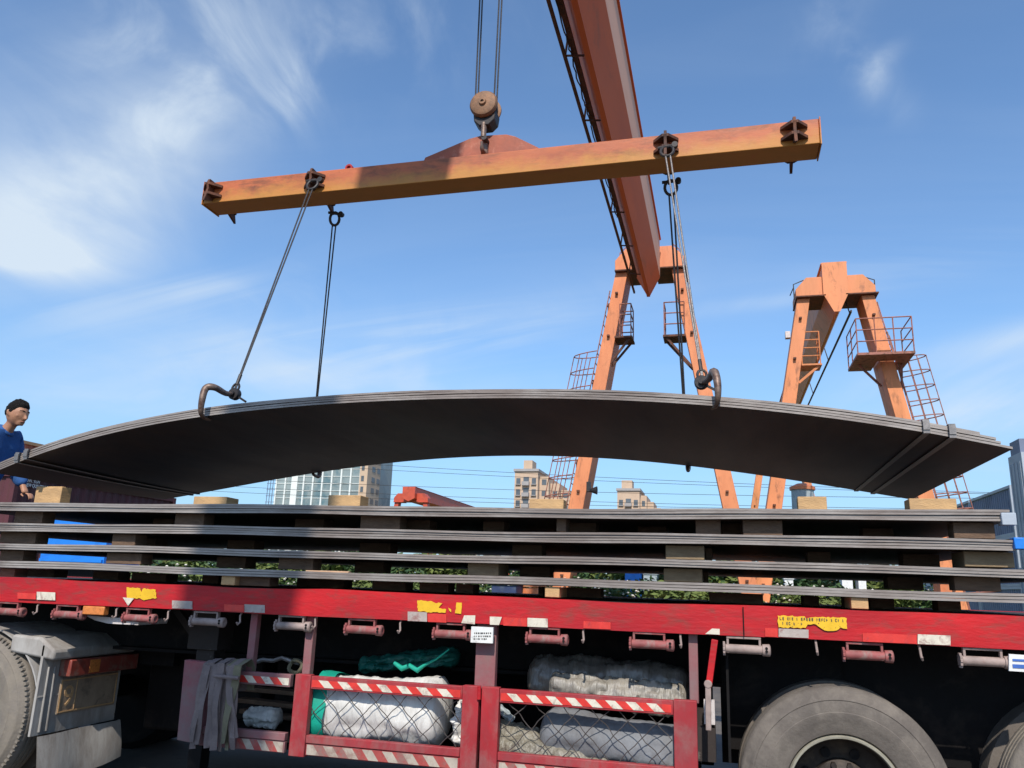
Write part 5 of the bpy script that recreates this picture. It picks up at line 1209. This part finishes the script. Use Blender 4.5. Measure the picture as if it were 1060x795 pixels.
# white lettering on the maroon container
fc_ = bpy.data.curves.new('letters', 'FONT'); fc_.body = 'CHN : KUN\nNEW QUALITY KG'; fc_.size = .2; fc_.extrude = .004; fc_.space_line = .9
fo = bpy.data.objects.new('letters', fc_); COL.objects.link(fo); bpy.context.view_layer.update()
dgm = bpy.data.meshes.new_from_object(fo.evaluated_get(bpy.context.evaluated_depsgraph_get())); bpy.data.objects.remove(fo)
lz = atx(27, 498.5, a.x+.03); lw = (atx(51, 500, a.x+.03).y-lz.y)/max(v.co.x for v in dgm.vertices); lh = (lz.z-atx(27, 504, a.x+.03).z)/.2; m = MB(); m.add([(a.x+.012+v.co.z, lz.y+v.co.x*lw, lz.z+v.co.y*lh) for v in dgm.vertices], [tuple(p.vertices) for p in dgm.polygons]); m.build('lettering', M_WHITEPAINT, cB, smooth=0)
# blue open box behind the stack at left
q0 = at(48, 540, 12.0); q1 = at(113, 545, 12.0)
bb = empty('blue_tipper_box', ((q0.x+q1.x)/2, 13, 0)); tag(bb, 'bright blue steel truck box standing behind the stack at left', 'truck box')
m = MB(); zt = at(52, 528, 12).z; zb = at(80, 583, 12).z
m.box(q0.x, q1.x, 12.0, 12.06, zb, zt-.001); m.box(q0.x, q0.x+.06, 12.062, 12.9, zb, zt); m.box(q1.x-.06, q1.x, 12.062, 12.9, zb, zt); m.box(q0.x+.062, q1.x-.062, 12.84, 12.9, zb, zt); m.box(q0.x+.062, q1.x-.062, 12.062, 12.838, zb, zb+.06)
for zz in (zb+.02, zt-.12, (zb+zt)/2): m.box(q0.x+.02, q1.x-.02, 11.96, 11.998, zz, zz+.05)
m.build('side_panel', M_BLUE, bb)
m = MB(); m.box(q0.x-.10, q0.x-.02, 11.95, 12.0, at(48, 561, 12).z, at(48, 552, 12).z); m.build('white_marker', M_WHITEPAINT, bb)
m = MB(); m.box(q0.x+.1, q1.x-.1, 12.2, 12.8, .42, zb-.002); m.build('subframe', M_CHASSIS, bb)
for xx in (q0.x+.3, q1.x-.3):
    m = MB(); m.lathe([(0, 0), (.3, 0), (.45, .02), (.45, .24), (.3, .26), (0, .26)], (xx, 12.25, .45), 'y', 28); m.build('wheel', M_TYRE, bb)
# right: tall pale wall block and container stacks
w0 = at(1057, 470, 34); WD = 34*(w0.x/34)/(at(1046.5, 500, 34).x/34)-34
tb = empty('warehouse', (w0.x+4, 37, 0)); tag(tb, 'pale grey warehouse wall at the right edge of the picture with a dark upper part', 'building')
m = MB(); m.box(w0.x, w0.x+9, 34, 34+WD, 0, at(1046, 474, 34+WD).z); m.build('wall', M_CONGREY, tb)
m = MB(); m.box(w0.x+.05, w0.x+9, 34.2, 34+WD-.2, at(1046, 474, 34+WD).z+.003, at(1056, 457, 34).z+.15); m.build('upper_wall', M_CONBLUE, tb)
m = MB()
for k in range(4): m.box(w0.x-.03, w0.x-.003, 34+WD*(k+.4)/4, 34.1+WD*(k+.4)/4, .1, at(1046, 474, 34).z-.1)
m.build('rib', M_CONGREY, tb)
s0 = at(1027, 508, 44); s1 = at(1047, 501, 40); wdt = 2.44
xR = at(1046, 503, 40).x
zc3 = at(1046, 502, 40).z
n = 0
for (Yc, rows, mt, nm) in ((40.0, 3, M_CONBLUE, 'slate blue'), (46.3, 3, M_CONBLUE, 'slate blue'), (52.6, 2, M_CONGREY, 'pale grey'), (58.9, 2, M_CONGREY, 'pale grey')):
    hgt = zc3/3
    for k in range(rows):
        container('shipping_container', xR-.0, xR+2.44, Yc, Yc+6.06, hgt*k+.002, hgt*(k+1)-.004, mt, '%s container at right, %s in the %s stack from the warehouse' % (nm, ('bottom', 'second', 'third')[k], ('nearest', 'second', 'third', 'farthest')[[40.0, 46.3, 52.6, 58.9].index(Yc)]), 'containers at right', post=M_CONGREY if mt is M_CONBLUE else M_CONBLUE)
# glass tower
GYD = 150
g0 = at(278, 500, GYD); g1 = at(373, 500, GYD); g2 = at(381, 500, GYD); gtop = at(330, 455, GYD).z
gt_ = empty('office_tower', ((g0.x+g2.x)/2, GYD+8, 0)); tag(gt_, 'tall glass office tower with white mullions and beige corner, under the arch of lifted plates', 'building')
m = MB(); m.box(g0.x+2.0, g1.x, GYD, GYD+16, 0, gtop); m.build('curtain_wall', M_GLASS, gt_)
m = MB(); n = 9
for i in range(n+1):
    x = g0.x+2.0+(g1.x-g0.x-2.0)*i/n; wv = .16 if i != 2 else .7; m.box(x-wv, x+wv, GYD-.35, GYD-.003, 0, gtop)
z = 1.0
while z < gtop: m.box(g0.x+2.0, g1.x, GYD-.12, GYD-.002, z, z+.10); z += 1.5
m.build('mullion', M_MULLION, gt_)
m = MB(); m.box(g1.x+.003, g2.x, GYD-.6, GYD+5.8, 0, gtop+1); m.build('corner_block', M_BEIGE, gt_)
z = 1.2
while z < gtop-1:
    if z > at(380, 528, GYD).z-1.5:
        for wb in ((g1.x+.4, g1.x+1.0, GYD-.66, GYD-.603), (g2.x+.003, g2.x+.06, GYD+1.5, GYD+3), (g2.x+.003, g2.x+.06, GYD+4, GYD+5.5)):
            m = MB(); m.box(*wb, z, z+1.1); m.build('window', M_WINDOW, gt_, smooth=0)
    z += 2.2
if 0:
    m.box(g1.x+.4, g1.x+1.0, GYD-.66, GYD-.603, z, z+1.1); m.box(g2.x+.003, g2.x+.06, GYD+1.5, GYD+3, z, z+1.1); m.box(g2.x+.003, g2.x+.06, GYD+4, GYD+5.5, z, z+1.1); z += 2.2
m = MB()
for i in range(4): m.box(g0.x+i*.6, g0.x+i*.6+.1, GYD-.3, GYD-.2, 0, gtop-1)
z = 1
while z < gtop-1: m.box(g0.x-.1, g0.x+2.0, GYD-.38, GYD-.305, z, z+.12); z += 1.3
m.build('scaffold', M_CONBLUE, gt_)
# apartment blocks
def apartment(px0, px1, pxs, ytop, Y, depth, label, pent):
    p0 = at(px0, ytop, Y); p1 = at(px1, ytop, Y); Z = p0.z
    t = empty('apartment_block', ((p0.x+p1.x)/2, Y+depth/2, 0)); tag(t, label, 'building', 'beige apartment blocks')
    m = MB(); m.box(p0.x, p1.x, Y, Y+depth, 0, Z); m.build('wall', M_BEIGE, t)
    # stepped wing running back to the right
    m = MB(); n = 3; xw = at(pxs, ytop, Y).x
    for k in range(n):
        xa = p1.x+(xw-p1.x)*k/n+.02; xb = p1.x+(xw-p1.x)*(k+1)/n; m.box(xa, xb, Y+2.2*(k+1), Y+depth+2, 0, Z-1.6*(k+.7))
    wg = m.build('wing', M_BEIGE, t)
    m = MB(); m.box(p0.x-.3, p1.x+.3, Y-.4, Y+depth, Z+.003, Z+.7); m.build('parapet', M_BALCONY, t)
    m = MB(); pa = at(pent[0], ytop, Y).x; pb = at(pent[1], ytop, Y).x; m.box(pa, pb, Y+1, Y+6, Z+.703, Z+3.2); m.build('penthouse', M_BEIGE, t)
    def part(nm, mt, *b):
        if b[5] > zvis: q = MB(); q.box(*b); q.build(nm, mt, t, smooth=0)
    zvis = at((px0+px1)/2, 530, Y).z; z = 1.2; w_ = p1.x-p0.x; ncol = 3
    while z < Z-2:
        for c in range(ncol):
            x = p0.x+w_*(c+.5)/ncol
            if c == 1: part('balcony', M_BALCONY, x-w_*.15, x+w_*.15, Y-1.1, Y-.003, z-.5, z+.55); part('window', M_WINDOW, x-w_*.12, x+w_*.12, Y-.05, Y-.001, z+.6, z+1.9)
            else: part('window', M_WINDOW, x-w_*.09, x+w_*.09, Y-.06, Y-.002, z, z+1.55); part('window_ledge', M_BALCONY, x-w_*.11, x+w_*.11, Y-.5, Y-.062, z-.25, z-.06)
        for k in range(n):
            xa = p1.x+(xw-p1.x)*k/n; xb = p1.x+(xw-p1.x)*(k+1)/n
            if z < Z-1.6*(k+.7)-1.6: part('window', M_WINDOW, xa+(xb-xa)*.25, xa+(xb-xa)*.75, Y+2.2*(k+1)-.06, Y+2.2*(k+1)-.002, z, z+1.5)
        z += 3.0
    return t
apartment(533, 557, 586, 488, 210, 14, 'beige apartment block behind the ladder cage of the centre crane', (541, 550))
apartment(639, 662, 682, 508, 235, 14, 'beige apartment block standing between the legs of the centre crane', (643, 654))
# cable drum / tank by crane 2
q = at(831, 515, 33); tk = empty('water_tank', (q.x, 33, 0)); tag(tk, 'grey cylinder tank with an orange cap between the legs of the right crane', 'tank')
m = MB(); m.lathe([(0, 0), (.42, 0), (.42, q.z+.28), (0, q.z+.28)], (q.x, 33, 0), 'z', 24); m.build('drum', M_GREYPL, tk)
m = MB(); m.lathe([(0, 0), (.48, 0), (.48, .12), (.2, .25), (0, .25)], (q.x, 33, q.z+.283), 'z', 24); m.build('cap', M_ORANGEPL, tk)
# power lines on poles out of the picture
pl = []
for X in (-70, 62):
    t = MB(); t.tube([(X, 84, 0), (X, 84, 16)], [.22, .15], 10); 
    for zz in (9.5, 11.2, 12.6, 14.2): t.box(X-.05, X+.05, 82.9, 85.1, zz, zz+.12)
    o = t.build('utility_pole', M_CONCPOLE, loc=(X, 84, 0)); tag(o, 'concrete utility pole at the %s end of the overhead wires' % ('left' if X < 0 else 'right'), 'pole', 'utility poles')
for i, (yl, yr, dy, nm) in enumerate(((484, 500, -1.0, 'topmost'), (489, 503, 1.0, 'second'), (505, 512.5, -.9, 'third'), (514, 523, .9, 'fourth'), (519, 526, -.5, 'lowest'))):
    za_ = at(395, yl, 84+dy); zb_ = at(750, yr, 84+dy); pts = []
    for k in range(33):
        X = -70+132*k/32; z = za_.z+(zb_.z-za_.z)*(X-za_.x)/(zb_.x-za_.x); z += ((X+4)/66)**2*1.2; pts.append((X, 84+dy, z))
    t = MB(); t.tube(pts, .022, 5); o = t.build('power_line', M_DARKSTEEL, loc=pts[0]); tag(o, '%s of the thin overhead wires crossing the sky under the plates' % nm, 'wire', 'overhead wires')

# ------------------------------------------------------------------ things seen through the gaps
def leafmesh(name, n, rx, ry, rz, seed, size=.05):
    rs = random.Random(seed); m = MB()
    lobes = [(rs.uniform(-.6, .6)*rx, rs.uniform(-.5, .5)*ry, rs.uniform(.25, .8)*rz, rs.uniform(.35, .6)) for _ in range(9)]
    for i in range(n):
        lx, ly, lz, lr = rs.choice(lobes); d = Vector((rs.gauss(0, 1), rs.gauss(0, 1), rs.gauss(0, 1))).normalized()*lr*rs.uniform(.55, 1)**.5
        c = Vector((lx+d.x*rx*.8, ly+d.y*ry*.8, max(.05, lz+d.z*rz*.55))); s = size*rs.uniform(.6, 1.4)
        a = Vector((rs.gauss(0, 1), rs.gauss(0, 1), rs.gauss(0, .6))).normalized(); b_ = a.orthogonal().normalized()
        if rs.random() < .5: b_ = a.cross(b_)
        m.add([c-a*s, c+b_*s*.45, c+a*s, c-b_*s*.45], [(0, 1, 2, 3)])
    return m
SH = []
for k, (mt, nm) in enumerate(((M_LEAF, 'bright'), (M_LEAFDK, 'dark'), (M_LEAF, 'bright'))):
    m = leafmesh('foliage', 4200, 1.7, .9, 1.5+.25*k, 100+k, .085)
    t = empty('shrub', (0, 0, 0)); o = m.build('foliage', mt, t, smooth=0)
    s = MB()
    for j in range(5): s.tube([(random.uniform(-.3, .3), random.uniform(-.2, .2), 0), (random.uniform(-.8, .8), random.uniform(-.4, .4), .9)], [.03, .012], 5)
    s.build('stem', M_STEM, t)
    if k == 1:
        s = MB(); rs = random.Random(8)
        for j in range(90): s.lathe([(0, -.03), (.035, 0), (0, .03)], (rs.uniform(-1.4, 1.4), rs.uniform(-.95, -.4), rs.uniform(.9, 1.8)), 'z', 6)
        s.build('flower', M_FLOWER, t, smooth=0)
    SH.append(t)
spots = []
rs = random.Random(17)
for i in range(30):
    px = 60+i*34; Y = rs.uniform(22.9, 26.0)
    if px < 200: Y = 18+rs.uniform(0, 1)
    spots.append((at(px, 605, Y).x, Y, px))
used = set(); kinds = ['bright yellow green leafy shrub', 'dark green shrub dotted with pale flowers', 'tall yellow green shrub']
for i, (x, y, px) in enumerate(spots):
    k = 1 if 560 < px < 690 or 780 < px < 830 or i % 5 == 3 else (0 if i % 2 else 2)
    if 900 < px: k = 0
    s = (1.22 if px < 900 else .8)*rs.uniform(.85, 1.05)
    o = SH[k] if k not in used else copy_tree(SH[k])
    used.add(k); o.location = (x, y, 0); o.rotation_euler = (0, 0, rs.uniform(-.25, .25)); o.scale = (s*1.0, s, s*(.78 if k == 0 else .82))
    tag(o, '%s behind the stack, %s in its row' % (kinds[k], ['first', 'second', 'third', 'fourth', 'fifth', 'sixth', 'seventh', 'eighth', 'ninth', 'tenth', '11th', '12th', '13th', '14th', '15th', '16th', '17th', '18th', '19th', '20th', '21st', '22nd', '23rd', '24th', '25th', '26th', '27th', '28th', '29th', '30th'][i]), 'shrub', 'shrubs behind the trailer')
for i in range(22):
    px = 20+i*47; Y = 31+rs.uniform(0, 2.5) if px < 960 else 62
    o = copy_tree(SH[1] if i % 3 else SH[2]); o.location = (at(px, 600, Y).x, Y, 0); o.rotation_euler = (0, 0, rs.uniform(2.8, 3.4)); q = rs.uniform(1.55, 1.85); o.scale = (q*1.1, q, q*.9)
    tag(o, 'tall dark shrub in the rear row beyond the stack, number %d from left' % (i+1), 'shrub', 'rear hedge')
def crate(name, px0, px1, ytop, Y, mt, label, cat, d=.6, lid=None):
    a = at(px0, ytop, Y); b_ = at(px1, ytop, Y); t = empty(name, ((a.x+b_.x)/2, Y+d/2, 0)); tag(t, label, cat)
    m = MB(); z = (a.z+b_.z)/2; wl = .04
    m.box(a.x, b_.x, Y, Y+wl, 0.08, z); m.box(a.x, b_.x, Y+d-wl, Y+d, .08, z); m.box(a.x, a.x+wl, Y+wl+.002, Y+d-wl-.002, .08, z); m.box(b_.x-wl, b_.x, Y+wl+.002, Y+d-wl-.002, .08, z); m.box(a.x+wl, b_.x-wl, Y+wl, Y+d-wl, .08, .14)
    m.build('box_wall', mt, t, bevel=.01)
    m = MB(); m.box(a.x-.03, b_.x+.03, Y-.03, Y+d+.03, z+.003, z+.05); m.build('lid', lid or mt, t, bevel=.01)
    m = MB()
    for x in (a.x+.03, b_.x-.1): m.box(x, x+.07, Y+.02, Y+d-.02, 0, .077)
    m.build('foot', M_CHASSIS, t)
crate('plastic_bin', 647, 664, 593, 27.6, M_BLUE, 'blue bin with a white lid line behind the stack right of the centre crane leg', 'bin', lid=M_BLUE)
crate('plastic_bin', 666, 680, 595, 27.6, M_GREYPL, 'grey bin right beside the blue bin', 'bin')
crate('white_box', 871, 882, 593, 27.6, M_WHITEPAINT, 'white box stacked tall behind the stack at right, left of a pair', 'box')
crate('white_box', 888, 896, 594, 27.6, M_WHITEPAINT, 'narrower white box right of its pair behind the stack', 'box')
crate('white_box', 812, 821, 600, 27.6, M_WHITEPAINT, 'low white box beside the flowering shrub behind the stack', 'box')
crate('orange_bin', 973, 985, 604, 19, M_ORANGEPL, 'small orange bin behind the right end of the stack', 'bin')
crate('orange_bin', 767, 782, 599, 27.6, M_ORANGEPL, 'orange bin behind the stack below the right leg of the centre crane', 'bin')
crate('orange_bin', 571, 585, 592, 27.6, M_ORANGEPL, 'orange bin behind the stack at the foot of the centre crane leg', 'bin')
crate('orange_bin', 539, 557, 608, 15, M_ORANGEPL, 'low rust orange bin right of the navy bin behind the stack', 'bin')
crate('navy_bin', 509, 534, 606, 14.5, M_NAVYPL, 'navy blue bin seen just above the red rail', 'bin')
q0 = at(318, 590, 17); q1 = at(362, 594, 17)
t = MB(); t.tube([(q0.x, 17, q0.z-.14), (q1.x, 17, q0.z-.14)], .14, 16); o = t.build('pipe', M_CONTAN, loc=q0); tag(o, 'tan concrete pipe lying behind the stack above the green shrubs', 'pipe')
t = MB(); 
for xx in (q0.x+.15, q1.x-.2): t.box(xx, xx+.12, 16.85, 17.15, 0, q0.z-.283); t.bar((xx+.06, 16.9, .05), (xx+.5, 17.1, q0.z-.6), .05, .05)
o = t.build('pipe_rack', M_RUSTY, loc=(q0.x, 17, 0)); tag(o, 'low rusty rack carrying the tan pipe behind the stack', 'rack')
